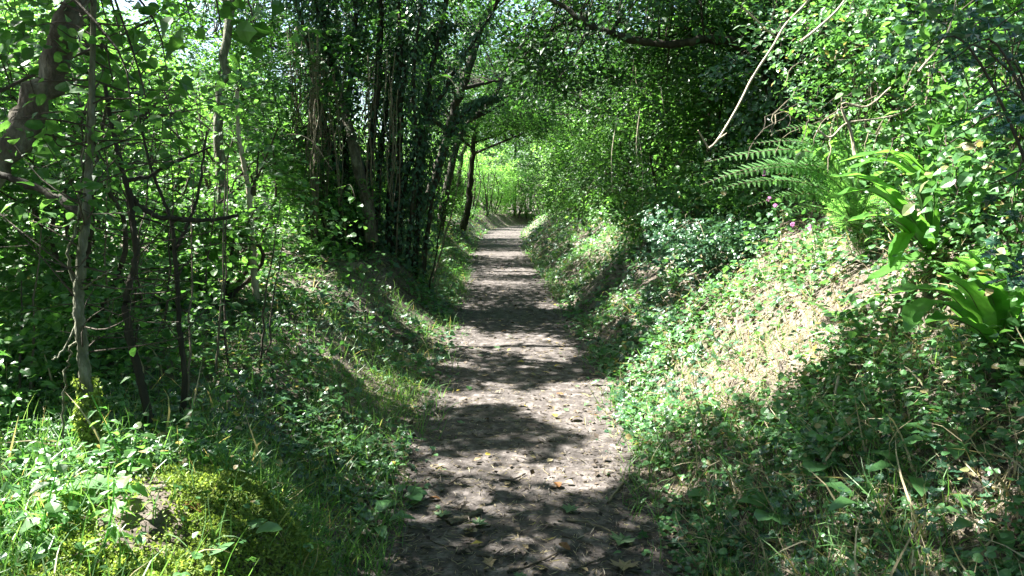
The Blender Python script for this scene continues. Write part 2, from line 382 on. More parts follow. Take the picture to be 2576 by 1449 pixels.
Zg = hgt(Xg, Yg) + .004 + .006 * noise(Xg, Yg, 3.1, 8) + .004 * noise(Xg, Yg, 9, 9) - .045 * smooth((np.abs(Sg) - .86) / .14)
i = (np.arange(len(py_) - 1)[:, None] * 61 + np.arange(60)[None]).ravel()
tag(build('path', [(np.stack([Xg, Yg, Zg], 1), np.stack([i, i + 1, i + 62, i + 61], 1), 0)], M_PATH, smooth_=True), 'trodden brown earth footpath running down the green lane', 'path', kind='structure')

# ------------------------------------------------------------------ trees
def fps(rg, pts, k):
    idx = [int(rg.integers(len(pts)))]; d = np.full(len(pts), 1e9)
    for _ in range(min(k, len(pts)) - 1):
        d = np.minimum(d, np.linalg.norm(pts - pts[idx[-1]], axis=1)); idx.append(int(np.argmax(d)))
    return pts[idx]
def woody(rg, root, stems, cl, nlimb, per, rad, size, tmpl, mleaf, mbark, carve=True, flat=.07, lo=.35, twig=.006, toward=.35, limb_r=.55, part='trunk', droop=.25, loose=True):
    """stems: list of (points, r0, r1); limbs run to spread-out centres of the crown and twigs to every leaf cluster"""
    loc = base_of(root); curves = []
    if carve and len(cl): cl = cl[keep_mask(cl, rg)]
    for pts, r0, r1 in stems:
        c = curve(pts, 7); curves.append((c, np.linspace(r0, r1, len(c))))
        build(part, tparts(tube(c, r0, r1, 9, rg=rg, lump=.07, wob=min(.02, r0 * .25), raw=True)), mbark, root, loc, True)
    if len(cl) == 0: return
    ap = np.vstack([c[int(len(c) * lo):] for c, r in curves]); ar = np.concatenate([r[int(len(c) * lo):] for c, r in curves])
    tw = []; limbpts = [ap]; limbr = [ar]; limbs = []
    for t in fps(rg, cl, nlimb):
        dd = np.linalg.norm((ap - t) * [1, 1, 1.0], axis=1) + np.maximum(ap[:, 2] - t[2] + .3, 0) * 2
        i = int(np.argmin(dd)); a = ap[i]; r = ar[i] * limb_r; L = np.linalg.norm(t - a)
        m1 = a * .65 + t * .35 + UP * L * .10 + rg.normal(0, .06 * L, 3); m2 = a * .3 + t * .7 + UP * L * .07 + rg.normal(0, .06 * L, 3)
        c = curve([a, m1, m2, t], 5)
        if carve and limbs and (~keep_mask(c[3:], rg)).mean() > .2: continue
        limbs.append([c, r, []]); limbpts.append(c); limbr.append(np.linspace(r, twig, len(c)))
    own = np.concatenate([np.full(len(ap), -1)] + [np.full(len(l[0]), k) for k, l in enumerate(limbs)])
    lp = np.vstack(limbpts); lr = np.concatenate(limbr); loose_tw = []
    for t in cl:
        i = int(np.argmin(((lp - t) ** 2).sum(1))); a = lp[i]; L = np.linalg.norm(t - a)
        if L < .05: continue
        m = (a + t) / 2 + UP * L * .08 + rg.normal(0, .07 * L, 3)
        tb = tube([a, m, t + (t - a) / L * rad * .5], min(twig * 1.3, lr[i]), twig * .35, 3, 2)
        if own[i] < 0: loose_tw.append(tb)
        else: limbs[own[i]][2].append(tb)
    if loose_tw: limbs[0][2].extend(loose_tw)
    for c, r, tws in limbs:
        build('limb', multi([tube(c, r, twig, 6, rg=rg, lump=.05, raw=True)] + tws), mbark, root, loc, True)
    ctr = cl.mean(0); out = unit(cl - ctr)
    build('crown', [(*sprays(rg, cl, out, per, rad, flat, size, tmpl, carve=carve, toward=toward, droop=droop), 0)], mleaf, root, loc)

def blob(rg, n, c, r, shell=.55):
    """cluster centres in an uneven ellipsoid"""
    d = rnd(rg, n); rad = (shell + (1 - shell) * rg.random(n)) * (1 + .22 * np.sin(3 * np.arctan2(d[:, 1], d[:, 0]) + rg.uniform(0, 6)) * np.cos(2 * d[:, 2] + rg.uniform(0, 6)))
    return np.asarray(c) + d * np.asarray(r) * rad[:, None]

def arching(root, starts, dirs, rg, L=.9, size=.07, mat=None, tmpl=None, bark=None, per=26, carve=True):
    """long leafy shoots that break the outline of a shrub, each a part of its own"""
    for a, d in zip(starts, dirs):
        l = L * rg.uniform(.6, 1.3); d = unit(np.asarray(d, float)); side = unit(np.cross(d, UP + .01))
        p = [a, a + d * l * .35 + UP * l * .16, a + d * l * .7 + UP * l * .12, a + d * l - UP * l * .18]
        c = curve(p, 6); n = int(per * rg.uniform(.7, 1.3)); t = rg.uniform(.15, 1, n); q = np.stack([np.interp(t * (len(c) - 1), np.arange(len(c)), c[:, k]) for k in range(3)], 1)
        sg = np.where(rg.random(n) < .5, 1, -1)[:, None]; od = side * sg + d * .5 + rg.normal(0, .35, (n, 3)); nr = UP + rg.normal(0, .35, (n, 3)) - np.array([0, .3, 0]); q = q + od * .02
        sz = size * rg.uniform(.6, 1.25, n)
        if carve: k = keep_mask(q, rg); q, nr, od, sz = q[k], nr[k], od[k], sz[k]
        if len(q): build('arching_shoot', [(*scatter(tmpl or T_OVAL, q, nr, od - UP * .2, sz), 0)] + tparts(tube(c, .005, .0015, 4, raw=True), 1), [mat or M_HAZEL, bark or M_TWIG], root, base_of(root))
# canopy over the lane, shared out between the trees that carry it
rg = np.random.default_rng(21)
def canopy_points(n, xr, yr, zf, rg):
    x = rg.uniform(*xr, n); y = rg.uniform(*yr, n); z = zf(x, y, rg.random(n))
    return np.stack([x, y, z], 1)
can_near = canopy_points(3600, (-7.2, 1.8), (-5.5, 12.5), lambda x, y, t: 4.4 + 2.6 * t + .35 * noise(x, y, .3, 2) + .12 * np.abs(x + 2), rg)  # runs on out of view behind the camera, added to cut sky light
can_mid = canopy_points(2300, (-6.8, 1.6), (12.5, 33), lambda x, y, t: 3.55 + 2.9 * t + .4 * noise(x, y, .3, 4) + .10 * np.abs(x), rg)
can_mid = np.vstack([can_mid, canopy_points(520, (-4.5, 3.5), (14, 33), lambda x, y, t: 6 + 3 * t, rg)])
can_mid = np.vstack([can_mid, canopy_points(110, (-2.6, 2.2), (30.5, 36), lambda x, y, t: 4.0 + 1.2 * t - .05 * (x + .4) ** 2, rg), canopy_points(160, (-2.6, 2.4), (23, 30), lambda x, y, t: 3.7 + 1.0 * t - .12 * x * x * .6, rg)])
can_right = np.vstack([canopy_points(1250, (.4, 6.5), (9.5, 33), lambda x, y, t: 3.5 + 2.6 * t + .4 * noise(x, y, .3, 3) - .1 * (x - 3), rg), canopy_points(190, (.2, 3.4), (8.4, 10.5), lambda x, y, t: 3.0 + 1.7 * t + .2 * noise(x, y, .5, 3), rg), canopy_points(200, (.1, 2.6), (9.5, 16), lambda x, y, t: 3.25 + 1.2 * t + .2 * noise(x, y, .5, 3), rg)])
b0 = np.array([-2.95, 2.75, 0]); b0[2] = gz(b0[0], b0[1]) - .05
T1 = [b0, P(-330, 800, 3.0), P(-60, 500, 3.0), P(95, 235, 3.05), P(190, 20, 3.1), P(265, -220, 3.2), P(430, -560, 3.5)]
def up(x, y, *rest): return [np.array([x, y, gz(x, y) - .06])] + [np.array(r) for r in rest]
SPEC = [  # name, label, trunk, r0, r1, crown centre, bark
    ('leaning_tree', 'lichen-spotted leaning tree trunk crossing the top left corner', T1, .066, .046, (-2.2, 3), M_LICHEN),
    ('slim_tree', 'thin grey tree standing among the bright leaves behind the leaning trunk', up(-3.1, 8.2, P(560, 560, 8.0), P(548, 330, 8.0), P(575, 60, 8.1), P(600, -300, 8.4)), .065, .04, (-4.2, 7), M_PALE),
    ('wood_tree', 'slim dark tree deep in the left wood', up(-6.2, 10.5, (-6.0, 10.4, 2.2), (-5.8, 10.6, 4.2), (-5.2, 10.3, 6)), .10, .05, (-6.5, 11.5), M_BARK),
    ('lane_tree', 'dark ivy-clad tree just past the coppice, leaning right over the path', up(-2.2, 15.8, P(1085, 480, 15.8), P(1130, 330, 15.7), P(1175, 180, 15.5), P(1230, 20, 15.3), P(1330, -160, 15)), .12, .06, (-3.5, 16), M_BARK),
    ('lane_tree', 'dark tree with a curved limb reaching over the far tunnel', up(-1.95, 20, P(1130, 440, 20), P(1165, 330, 20), P(1220, 270, 19.8), P(1260, 215, 19.6)), .11, .05, (-3.2, 20.5), M_BARK),
    ('lane_tree', 'upright dark trunk by the far left path edge', up(-1.75, 26, P(1178, 520, 26), P(1185, 430, 26), P(1196, 330, 26), P(1230, 220, 25.6)), .13, .06, (-3, 26), M_BARK),
    ('lane_tree', 'farthest left tree before the lane bends', up(-2.1, 31.5, (-2.2, 31.4, 2.5), (-1.7, 31.3, 4.4), (-1.0, 31, 6)), .12, .05, (-3, 31.5), M_BARK),
]
pool = np.vstack([can_near, can_mid]); cx_ = np.array([s[5] for s in SPEC] + [(-2.6, 13)])
near_i = np.argmin(((pool[:, None, :2] - cx_[None]) ** 2).sum(2), 1)
for k, (nm, lb, tr, r0, r1, cc, bk) in enumerate(SPEC):
    rg = np.random.default_rng(100 + k)
    t = thing(nm, lb, 'tree', (tr[0][0], tr[0][1], gz(tr[0][0], tr[0][1])))
    cl = pool[near_i == k]; nearer = tr[0][1] < 12
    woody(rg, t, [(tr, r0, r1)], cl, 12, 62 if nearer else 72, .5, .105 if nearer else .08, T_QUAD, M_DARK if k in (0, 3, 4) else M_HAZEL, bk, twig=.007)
    if nm == 'leaning_tree':     # near sprays hanging into the top left of the view
        pts = [P(60, 90, 3.5), P(30, 260, 3.5), P(270, 60, 2.7), P(330, 270, 2.6), P(380, 310, 2.7), P(480, 50, 2.5), P(560, 90, 2.4), P(640, 60, 2.4), P(520, 20, 2.6),
               P(700, 30, 2.8), P(290, 230, 3.2), P(310, 130, 3.0), P(280, 190, 2.9), P(-30, 150, 3.3), P(230, 420, 3.4), P(420, 180, 3.0), P(20, 20, 3.4)]
        pts = np.array(pts)
        tb = [tube([p_ + np.array([-.15, .1, .5]) + rg.normal(0, .12, 3), p_ + np.array([-.05, .03, .2]), p_], .006, .002, 4, 3) for p_ in pts]
        for q, p_ in enumerate(pts): build('hanging_spray', tparts(tb[q], 1) + [(*sprays(rg, p_[None], rnd(rg, 1), 8, .15, .03, .070, T_HAZEL, tilt=.5, carve=False), 0)], [M_HAZEL, M_TWIG], t, base_of(t))

# right-hand trees
RS = [('bank_tree', 'tree on the right bank with a dark bough arching over the lane', [np.array([3.3, 9.2, gz(3.3, 9.2)]), P(1960, 300, 8.6), P(1900, 145, 8.5), P(1800, 100, 8.4), P(1700, 112, 8.4), P(1600, 100, 8.4), P(1500, 70, 8.5), P(1420, 20, 8.6), P(1300, -60, 9)], .062, .025, (3, 10)),
      ('bank_tree', 'slim tree rooted in the right bank beyond the arching bough', up(3.1, 14.5, (2.9, 14.4, 3.2), (2.2, 14.2, 4.6), (.9, 14, 5.6)), .10, .04, (3, 15)),
      ('bank_tree', 'leaning tree low over the right side of the green tunnel', up(2.6, 20, (2.4, 20, 3), (1.6, 19.8, 4.2), (.2, 19.6, 4.9)), .10, .04, (3, 20.5)),
      ('bank_tree', 'tree by the far right verge before the bright bend', up(2.4, 27, (2.2, 27, 2.8), (1.5, 27, 4.2), (.3, 26.8, 5.2)), .10, .04, (3, 28))]
cx_ = np.array([s[5] for s in RS]); near_r = np.argmin(((can_right[:, None, :2] - cx_[None]) ** 2).sum(2), 1)
for k, (nm, lb, tr, r0, r1, cc) in enumerate(RS):
    rg = np.random.default_rng(140 + k)
    t = thing(nm, lb, 'tree', (tr[0][0], tr[0][1], gz(tr[0][0], tr[0][1])))
    woody(rg, t, [(tr, r0, r1)], can_right[near_r == k], 9, 62, .48, .08, T_QUAD, M_DARK if k in (0, 1) else M_HAZEL, M_BARK, twig=.009, lo=.3)

# the ivy-clad coppice stool on the left bank
def ivy_on(rg, tubes_pts, n, r, size):
    pos, nr, dr = [], [], []
    for c, k in tubes_pts:
        m = int(n * k); i = rg.integers(0, len(c) - 1, m); t = rg.random(m)[:, None]; p = c[i] * (1 - t) + c[i + 1] * t
        a = rg.uniform(0, TAU, m); o = np.stack([np.cos(a), np.sin(a), np.zeros(m)], 1)
        pos.append(p + o * (r * rg.uniform(.5, 1.3, m))[:, None]); nr.append(o + UP * .35 + rg.normal(0, .35, (m, 3))); dr.append(-UP + o * .3 + rg.normal(0, .5, (m, 3)))
    pos = np.vstack(pos); return scatter(T_QUAD if size < .06 else T_IVY, pos, np.vstack(nr), np.vstack(dr), size * rg.uniform(.6, 1.3, len(pos)))
rg = np.random.default_rng(55)
cb = ground(945, 625)
t = thing('coppice_tree', 'dark many-stemmed ivy-covered coppice stool on the left bank', 'tree', cb); D0 = cb[1] * math.cos(PITCH) + .15
tops = [((930, 600), (905, 430), (850, 240), (815, 90), (780, -100), .085), ((975, 610), (985, 420), (1000, 200), (1060, 110), (1140, 60), .055), ((1000, 610), (1005, 400), (1010, 180), (1000, 20), (990, -150), .05),
        ((880, 590), (850, 440), (800, 250), (760, 60), (700, -120), .045), ((915, 600), (930, 400), (950, 200), (960, 0), (965, -150), .06), ((1040, 600), (1060, 430), (1075, 250), (1110, 60), (1150, -120), .045),
        ((860, 590), (815, 480), (800, 330), (810, 130), (840, -60), .04), ((945, 605), (955, 430), (975, 250), (1010, 100), (1090, -50), .04), ((1020, 615), (1040, 500), (1050, 380), (1040, 200), (1060, 0), .035),
        ((890, 595), (870, 400), (880, 200), (900, 0), (930, -140), .05), ((985, 612), (1020, 450), (1080, 300), (1150, 170), (1240, 30), .04), ((1060, 605), (1090, 480), (1130, 350), (1180, 270), (1250, 240), .03)]
cs = []; st = []
for k, (*q, r) in enumerate(tops):
    dz = rg.uniform(-.25, .6)
    pts = [P(x, y, D0 + dz * (j / 4)) for j, (x, y) in enumerate(q)]; pts[0][2] = min(pts[0][2], gz(pts[0][0], pts[0][1])) - .05
    c = curve(pts, 7); cs.append(c); st.append((pts, r, r * .5))
cl4 = np.vstack([pool[near_i == len(SPEC)], blob(rg, 110, P(930, 60, D0 + .4), (1.5, 1.0, 1.3), .3), blob(rg, 40, P(790, 270, D0 - .5), (.55, .5, .7), .2)])
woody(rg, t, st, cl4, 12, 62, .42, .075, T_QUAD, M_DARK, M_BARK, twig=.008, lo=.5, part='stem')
i = rg.integers(0, len(cl4), 12); arching(t, np.vstack([cl4[i], [P(rg.uniform(760, 1130), rg.uniform(60, 420), D0 - .4) for _ in range(16)]]), np.stack([rg.normal(0, .8, 28), -.8 + rg.normal(0, .4, 28), rg.normal(0, .3, 28)], 1), rg, .8, .085, M_HAZEL, T_HAZEL)
# the pale lit stem at its front
build('stem', tparts(tube([P(935, 610, D0 - .35), P(925, 520, D0 - .35), P(905, 440, D0 - .3), P(880, 330, D0 - .25), P(850, 230, D0)], .085, .06, 9, rg=rg, lump=.09)), M_LICHEN, t, base_of(t), True)
build('ivy', [(*ivy_on(rg, [(c, 1.0 if k % 3 else 1.6) for k, c in enumerate(cs)], 1300, .15, .058), 0)], M_IVY, t, base_of(t))
# strands and thin shoots round it, each its own hanging vine
for k in range(16):
    x0 = rg.uniform(735, 830) if k < 11 else rg.uniform(840, 1090); y1 = rg.uniform(480, 640); y0 = rg.uniform(60, 260); d = D0 - rg.uniform(.2, 1.0)
    a = P(x0, y1, d); z = gz(a[0], a[1]); a[2] = max(a[2], z)
    o = build('hanging_vine', multi([tube([P(x0 + rg.normal(0, 14), y0, d), P(x0 + rg.normal(0, 8), y0 * .6 + y1 * .4, d), P(x0 + rg.normal(0, 8), y0 * .3 + y1 * .7, d), a], .006, .004, 4, 6, rg=rg, wob=.012) for _ in range(3)]), M_VINE, None, a)
    tag(o, 'thin tan ivy strand hanging in front of the dark coppice stems', 'vine', 'ivy strands hanging by the coppice')
for k in range(12):
    x0 = rg.uniform(1540, 1990); d = rg.uniform(7.2, 9.6); y0 = rg.uniform(40, 330); L = rg.uniform(60, 240); a = P(x0, y0, d)
    o = build('dead_vine', tparts(tube([a, P(x0 + rg.normal(0, 8), y0 + L * .5, d - .05), P(x0 + rg.normal(0, 14), y0 + L, d)], .0035, .002, 4, 5)), M_DEAD if k % 3 else M_VINE, None, a)
    tag(o, 'thin bleached stem hanging in the dark hedge wall', 'stem', 'bleached stems in the hedge wall')
for k in range(26):
    x0 = 800 + k * 11 + rg.normal(0, 6); d = D0 + rg.uniform(-.5, .9); a = P(x0, rg.uniform(560, 625), d); a[2] = gz(a[0], a[1]) - .03; L = rg.uniform(1.0, 2.6); lean = (x0 - 950) / 190 * .55 + rg.normal(0, .1)
    o = build('shoot', tparts(tube([a, a + np.array([lean * .35 * L, 0, .5 * L]), a + np.array([lean * .6 * L, rg.normal(0, .1), L])], .014, .007, 5, 5, rg=rg, wob=.01)), M_VINE if k % 3 else M_BARK, None, a)
    tag(o, 'straight thin shoot rising from the foot of the coppice stool', 'shoot', 'shoots at the foot of the coppice')

# ------------------------------------------------------------------ shrubs of the left wood, in view between the saplings
LS = [(-3.0, 5.2, 1.0, 1.6), (-4.1, 4.4, 1.3, 2.2), (-2.6, 6.6, .8, 1.0), (-4.0, 6.8, 1.2, 1.9), (-5.6, 6.0, 1.4, 2.4), (-3.1, 8.6, .9, 1.5), (-4.9, 8.8, 1.3, 2.3), (-6.6, 8.4, 1.4, 2.6),
      (-3.6, 10.4, 1.0, 1.9), (-2.5, 9.8, .75, .8), (-5.3, 11.4, 1.3, 2.4), (-4.0, 12.6, 1.1, 2.0), (-7.2, 11.6, 1.4, 2.6), (-5.8, 14.6, 1.4, 2.6), (-4.0, 3.0, .9, 1.6), (-8.0, 14.5, 1.5, 2.8)]
LN = ['nearest bright shrub behind the three saplings', 'leafy shrub behind the leaning trunk', 'low shrub beside the pale sunlit vine', 'mid-height shrub behind the pale vine', 'tall shrub at the left edge behind the leaning trunk',
      'sunlit shrub under the thin grey tree', 'rounded shrub left of the thin grey tree', 'tall bright shrub at the far left of the wood', 'shrub just left of the coppice stool', 'knee-high shrub in front of the coppice shoots',
      'pale green shrub far back in the left wood', 'shrub close behind the coppice stool', 'tall pale shrub deep in the left wood', 'backlit shrub filling the gap behind the coppice', 'dark shrub at the very left edge by the leaning trunk foot', 'farthest tall shrub of the left wood']
for k, (x, y, r, h) in enumerate(LS):
    rg = np.random.default_rng(300 + k); z = gz(x, y)
    t = thing('shrub', LN[k], 'shrub', (x, y, z), 'shrubs of the left wood')
    n = int(42 + 28 * r * h); cl = blob(rg, n, (x, y, z + h * .62 + .3), (r, r * .9, h * .62 + .15), .35); cl = cl[cl[:, 2] > hgt(cl[:, 0], cl[:, 1]) + .15]
    stems = [([np.array([x, y, z - .05]), np.array([x + rg.normal(0, .2), y + rg.normal(0, .2), z + h * .5]), np.array([x + rg.normal(0, r * .5), y + rg.normal(0, r * .5), z + h])], .022, .008) for _ in range(4)]
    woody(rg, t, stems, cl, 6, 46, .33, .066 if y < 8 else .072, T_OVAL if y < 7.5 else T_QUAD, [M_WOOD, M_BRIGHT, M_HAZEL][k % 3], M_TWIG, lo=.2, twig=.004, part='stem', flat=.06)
    i = rg.integers(0, len(cl), 6); arching(t, cl[i], np.stack([.5 + rg.normal(0, .6, 6), -.7 + rg.normal(0, .4, 6), rg.normal(.1, .35, 6)], 1), rg, .8, .075, [M_BRIGHT, M_HAZEL, M_WOOD][k % 3])

# hedge along the top of the right bank: drooping thicket that leans over the lane
RH = [(3.3, 8.4, 1.0, 1.7), (2.75, 10.2, .95, 1.8), (3.7, 10.8, 1.2, 2.2), (2.5, 12.4, .95, 1.7), (3.4, 13.2, 1.2, 2.3), (2.35, 14.8, 1.0, 1.8), (3.2, 16, 1.2, 2.2), (2.2, 17.4, 1.0, 1.7), (2.1, 19.8, 1.0, 1.7), (3.0, 19, 1.2, 2.2),
      (2.0, 22.4, 1.0, 1.8), (3.0, 23.2, 1.3, 2.4), (1.95, 25.2, 1.0, 1.8), (4.6, 8.0, 1.3, 2.4), (4.9, 6.2, 1.3, 2.3), (4.6, 4.6, 1.2, 2.0), (3.7, 9.7, 1.3, 2.5), (4.4, 12.0, 1.4, 3.0), (4.4, 9.0, 1.4, 3.0), (3.9, 6.9, 1.1, 1.8)]
RN = ['dark thicket under the arching bough', 'dense dark hedge shrub left of the dangling dead stem', 'tall dark hedge shrub behind the dangling dead stem', 'hedge shrub hanging over the sunlit verge', 'tall hedge shrub below the near end of the bough', 'bright-topped hedge shrub at the middle of the right wall',
      'tall shrub at the top of the right wall', 'drooping shrub where the right wall narrows', 'small-leaved shrub on the narrowing right wall', 'tall shrub behind the narrowing right wall', 'shrub at the dark hollow of the far right wall', 'tall far shrub above the dark hollow',
      'last hedge shrub before the bright bend', 'tall dark shrub behind the brambles', 'tall dark shrub behind the large ferns', 'tall shrub at the top right corner behind the holly', 'leaning hedge shrub beside the foot of the arching bough', 'tall shrub rising behind the arching bough', 'tall shrub between the bough and the bramble tangle', 'dark shrub above the large fern']
for k, (x, y, r, h) in enumerate(RH):
    rg = np.random.default_rng(400 + k); z = gz(x, y)
    t = thing('hedge_shrub', RN[k], 'shrub', (x, y, z), 'hedge shrubs on the right bank')
    h += .7; n = int(42 + 24 * r * h); cl = blob(rg, n, (x - .3, y, z + h * .42), (r * 1.1, r * 1.15, h * .66 + .25), .3); cl = cl[cl[:, 2] > hgt(cl[:, 0], cl[:, 1]) + .12]
    stems = [([np.array([x, y, z - .05]), np.array([x + rg.normal(0, .2), y + rg.normal(0, .2), z + h * .5]), np.array([x - .2 + rg.normal(0, r * .5), y + rg.normal(0, r * .5), z + h])], .024, .008) for _ in range(5)]
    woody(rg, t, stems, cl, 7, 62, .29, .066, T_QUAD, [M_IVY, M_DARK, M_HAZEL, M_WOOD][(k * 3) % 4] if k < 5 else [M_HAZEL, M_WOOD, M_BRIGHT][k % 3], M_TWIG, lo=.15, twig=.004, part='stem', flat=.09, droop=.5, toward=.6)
    if k < 13:
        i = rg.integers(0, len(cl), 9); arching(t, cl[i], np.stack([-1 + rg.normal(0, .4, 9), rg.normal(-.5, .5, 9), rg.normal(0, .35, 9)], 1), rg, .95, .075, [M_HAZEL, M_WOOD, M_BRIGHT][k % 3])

# far left wall
FW = [(-2.5, 17.6, .75, 1.3), (-3.6, 18.6, 1.2, 2.2), (-2.4, 19.6, .7, 1.2), (-2.5, 22.2, .9, 1.6), (-3.6, 22.8, 1.3, 2.4), (-2.3, 24.4, .8, 1.4), (-2.4, 28.4, .9, 1.9), (-2.2, 30.6, .9, 2.0), (-3.8, 26.6, 1.3, 2.5), (-1.9, 33.4, .9, 2.1)]
FW += [(-2.6, 29.6, 1.0, 3.6), (2.7, 30.2, 1.1, 3.6), (-2.9, 24.6, 1.0, 3.4), (-1.3, 39.5, 1.15, 2.9), (-1.85, 34.5, .85, 3.5), (1.55, 33.5, .9, 3.6), (.9, 47, 1.3, 4.5)]
FN = ['low shrub behind the ivy-clad leaning tree', 'bright shrub seen between coppice and leaning tree', 'small shrub at the foot of the curved-limb tree', 'pale shrub left of the far verge', 'tall backlit shrub behind the far verge', 'small dark shrub beside the upright far trunk',
      'bright shrub just past the upright far trunk', 'glowing shrub left of the tunnel mouth', 'tall shrub behind the upright far trunk', 'leafy shrub at the left lip of the tunnel mouth', 'tall shrub arching over the left of the tunnel mouth', 'tall shrub arching over the right of the tunnel mouth', 'tall shrub above the upright far trunk', 'dark rounded bush standing in the bend at the end of the path', 'bright shrub framing the left of the glowing far opening', 'bright shrub framing the right of the glowing far opening', 'pale shrub glowing behind the bush in the bend']
for k, (x, y, r, h) in enumerate(FW):
    rg = np.random.default_rng(500 + k); z = gz(x, y)
    t = thing('lane_shrub', FN[k], 'shrub', (x, y, z), 'shrubs along the far left verge')
    n = int(40 + 24 * r * h); cl = blob(rg, n, (x, y, z + h * .58 + .1), (r, r * 1.1, h * .6 + .15), .3); cl = cl[cl[:, 2] > hgt(cl[:, 0], cl[:, 1]) + .1]
    stems = [([np.array([x, y, z - .05]), np.array([x + rg.normal(0, .2), y, z + h * .5]), np.array([x + rg.normal(0, r * .5), y, z + h])], .03, .01) for _ in range(4)]
    woody(rg, t, stems, cl, 5, 46, .36, .08, T_QUAD, M_DARK if k == 13 else [M_WOOD, M_BRIGHT, M_HAZEL][k % 3], M_BARK, lo=.15, twig=.005, part='stem')  # the bush in the bend has its shade put into a darker leaf colour

# background: three kinds of shrub and tree, copied
def proto(name, label, group, seed, r, h, z0, n, size, mat, tall):
    rg = np.random.default_rng(seed); t = thing(name, label, 'tree' if tall else 'shrub', (0, 0, 0), group)
    cl = blob(rg, n, (0, 0, z0 + (h - z0) * .5), (r, r, (h - z0) * .55), .45)
    st = [([np.array([0, 0, -.4]), np.array([rg.normal(0, .1), 0, h * .35]), np.array([rg.normal(0, .3), .1, h * .75])], .12, .05)] if tall else \
         [([np.array([0, 0, -.3]), np.array([rg.normal(0, .3), rg.normal(0, .3), h * .4]), np.array([rg.normal(0, .6), rg.normal(0, .6), h * .8])], .035, .012) for _ in range(5)]
    woody(rg, t, st, cl, 8, 60, .5, size, T_QUAD, mat, M_BARK, carve=False, lo=.2, twig=.008, part='trunk' if tall else 'stem')
    return t
unseen_shade_spots = [(-4.5, -4), (4.5, -3.5), (-1.5, -9), (2.5, -9), (7, -7), (-8, -7)]  # unseen trees added behind the camera to keep open sky off the lane
pr = [proto('woodland_tree', 'tall leafy tree of the wood behind the left bank', 'trees of the wood beyond the lane', 601, 2.4, 8.5, 1.6, 230, .11, M_WOOD, True),
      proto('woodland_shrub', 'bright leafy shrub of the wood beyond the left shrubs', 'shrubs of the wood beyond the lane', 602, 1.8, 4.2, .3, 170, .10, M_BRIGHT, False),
      proto('hedgerow_tree', 'leafy tree behind the hedge on the right bank', 'trees behind the right-hand hedge', 603, 2.4, 7.5, 1.0, 230, .11, M_HAZEL, True),
      proto('bend_shrub', 'sunlit shrub where the lane bends out of sight', 'sunlit shrubs at the bend', 604, 1.5, 3.6, .1, 170, .085, M_BEND_LIT, False)]
rg = np.random.default_rng(61)
spots = {0: [], 1: [], 2: [], 3: []}
for y in np.arange(4, 62, 4.2):
    for x in (-16.5, -20, -25): spots[0].append((x + rg.normal(0, .9), y + rg.normal(0, .9)))
    for x in (-9.4, -12, -14.5): spots[1].append((x + rg.normal(0, .7), y + rg.normal(0, .8)))
    spots[2].append((6.6 + rg.normal(0, .5), y * .95 + 1 + rg.normal(0, .6))); spots[2].append((10.5 + rg.normal(0, .8), y + rg.normal(0, .8)))
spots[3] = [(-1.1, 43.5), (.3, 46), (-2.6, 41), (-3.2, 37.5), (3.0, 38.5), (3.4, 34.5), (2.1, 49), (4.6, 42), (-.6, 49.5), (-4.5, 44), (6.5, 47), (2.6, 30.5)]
spots[0] += [(.2, 50), (-2.2, 47.5), (2.8, 53), (-4.6, 50), (5.2, 50)]
for x in (-7, -2, 3, 8): spots[0].append((x, 56 + rg.normal(0, 1.5)))
for x in (-4, 1.5, 6, 12): spots[0].append((x, 63 + rg.normal(0, 1.5)))
spots[2] += unseen_shade_spots
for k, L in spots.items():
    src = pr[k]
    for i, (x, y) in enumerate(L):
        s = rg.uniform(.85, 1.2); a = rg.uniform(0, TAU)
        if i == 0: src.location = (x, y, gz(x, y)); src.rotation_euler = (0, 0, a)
        else: copy_tree(src, (x, y, gz(x, y)), a, s, src['label'] if y > -1 else 'unseen leafy tree added behind the viewpoint to shade the lane')

# ------------------------------------------------------------------ ground cover
def slope_n(x, y, e=.04):
    return unit(np.stack([-(hgt(x + e, y) - hgt(x - e, y)) / (2 * e), -(hgt(x, y + e) - hgt(x, y - e)) / (2 * e), np.ones_like(x)], 1))
def view_points(rg, n, dmin=1.35, dmax=40, lo=-420, hi=3000, near=0.0):
    """points on the ground spread evenly over the view, a margin beyond each side of it"""
    y = dmin * (dmax / dmin) ** (rg.random(n) ** (1 + near)); x = (rg.uniform(lo, hi, n) - 1288) / F_PX * y
    return x, y, np.abs(x - xc(y)) - hw(y), x > xc(y)
def box_points(rg, n, xr, yr):
    x = rg.uniform(*xr, n); y = rg.uniform(*yr, n); return x, y, np.abs(x - xc(y)) - hw(y), x > xc(y)
def pt(x, y): return np.stack([x, y, hgt(x, y)], 1)
def pix(x, y): return project(pt(x, y))
rg = np.random.default_rng(71)
def in_lit(x, y):
    px, py, d = pix(x, y); return inside(px, py, LIT[0][0])
BARE = [(1800, 780), (1960, 720), (2080, 760), (2060, 900), (1980, 1000), (1820, 1040), (1740, 1000), (1760, 880)]
def in_bare(x, y):
    px, py, d = pix(x, y); j = 22 * noise(x, y, 1.8, 4); return inside(px + j, py + j * .6, BARE)
def edge_p(v, w=.12):  # chance of a plant by its distance out from the path edge
    return np.maximum(smooth((v + .05) / w), .07 * smooth((v + .30) / .25))
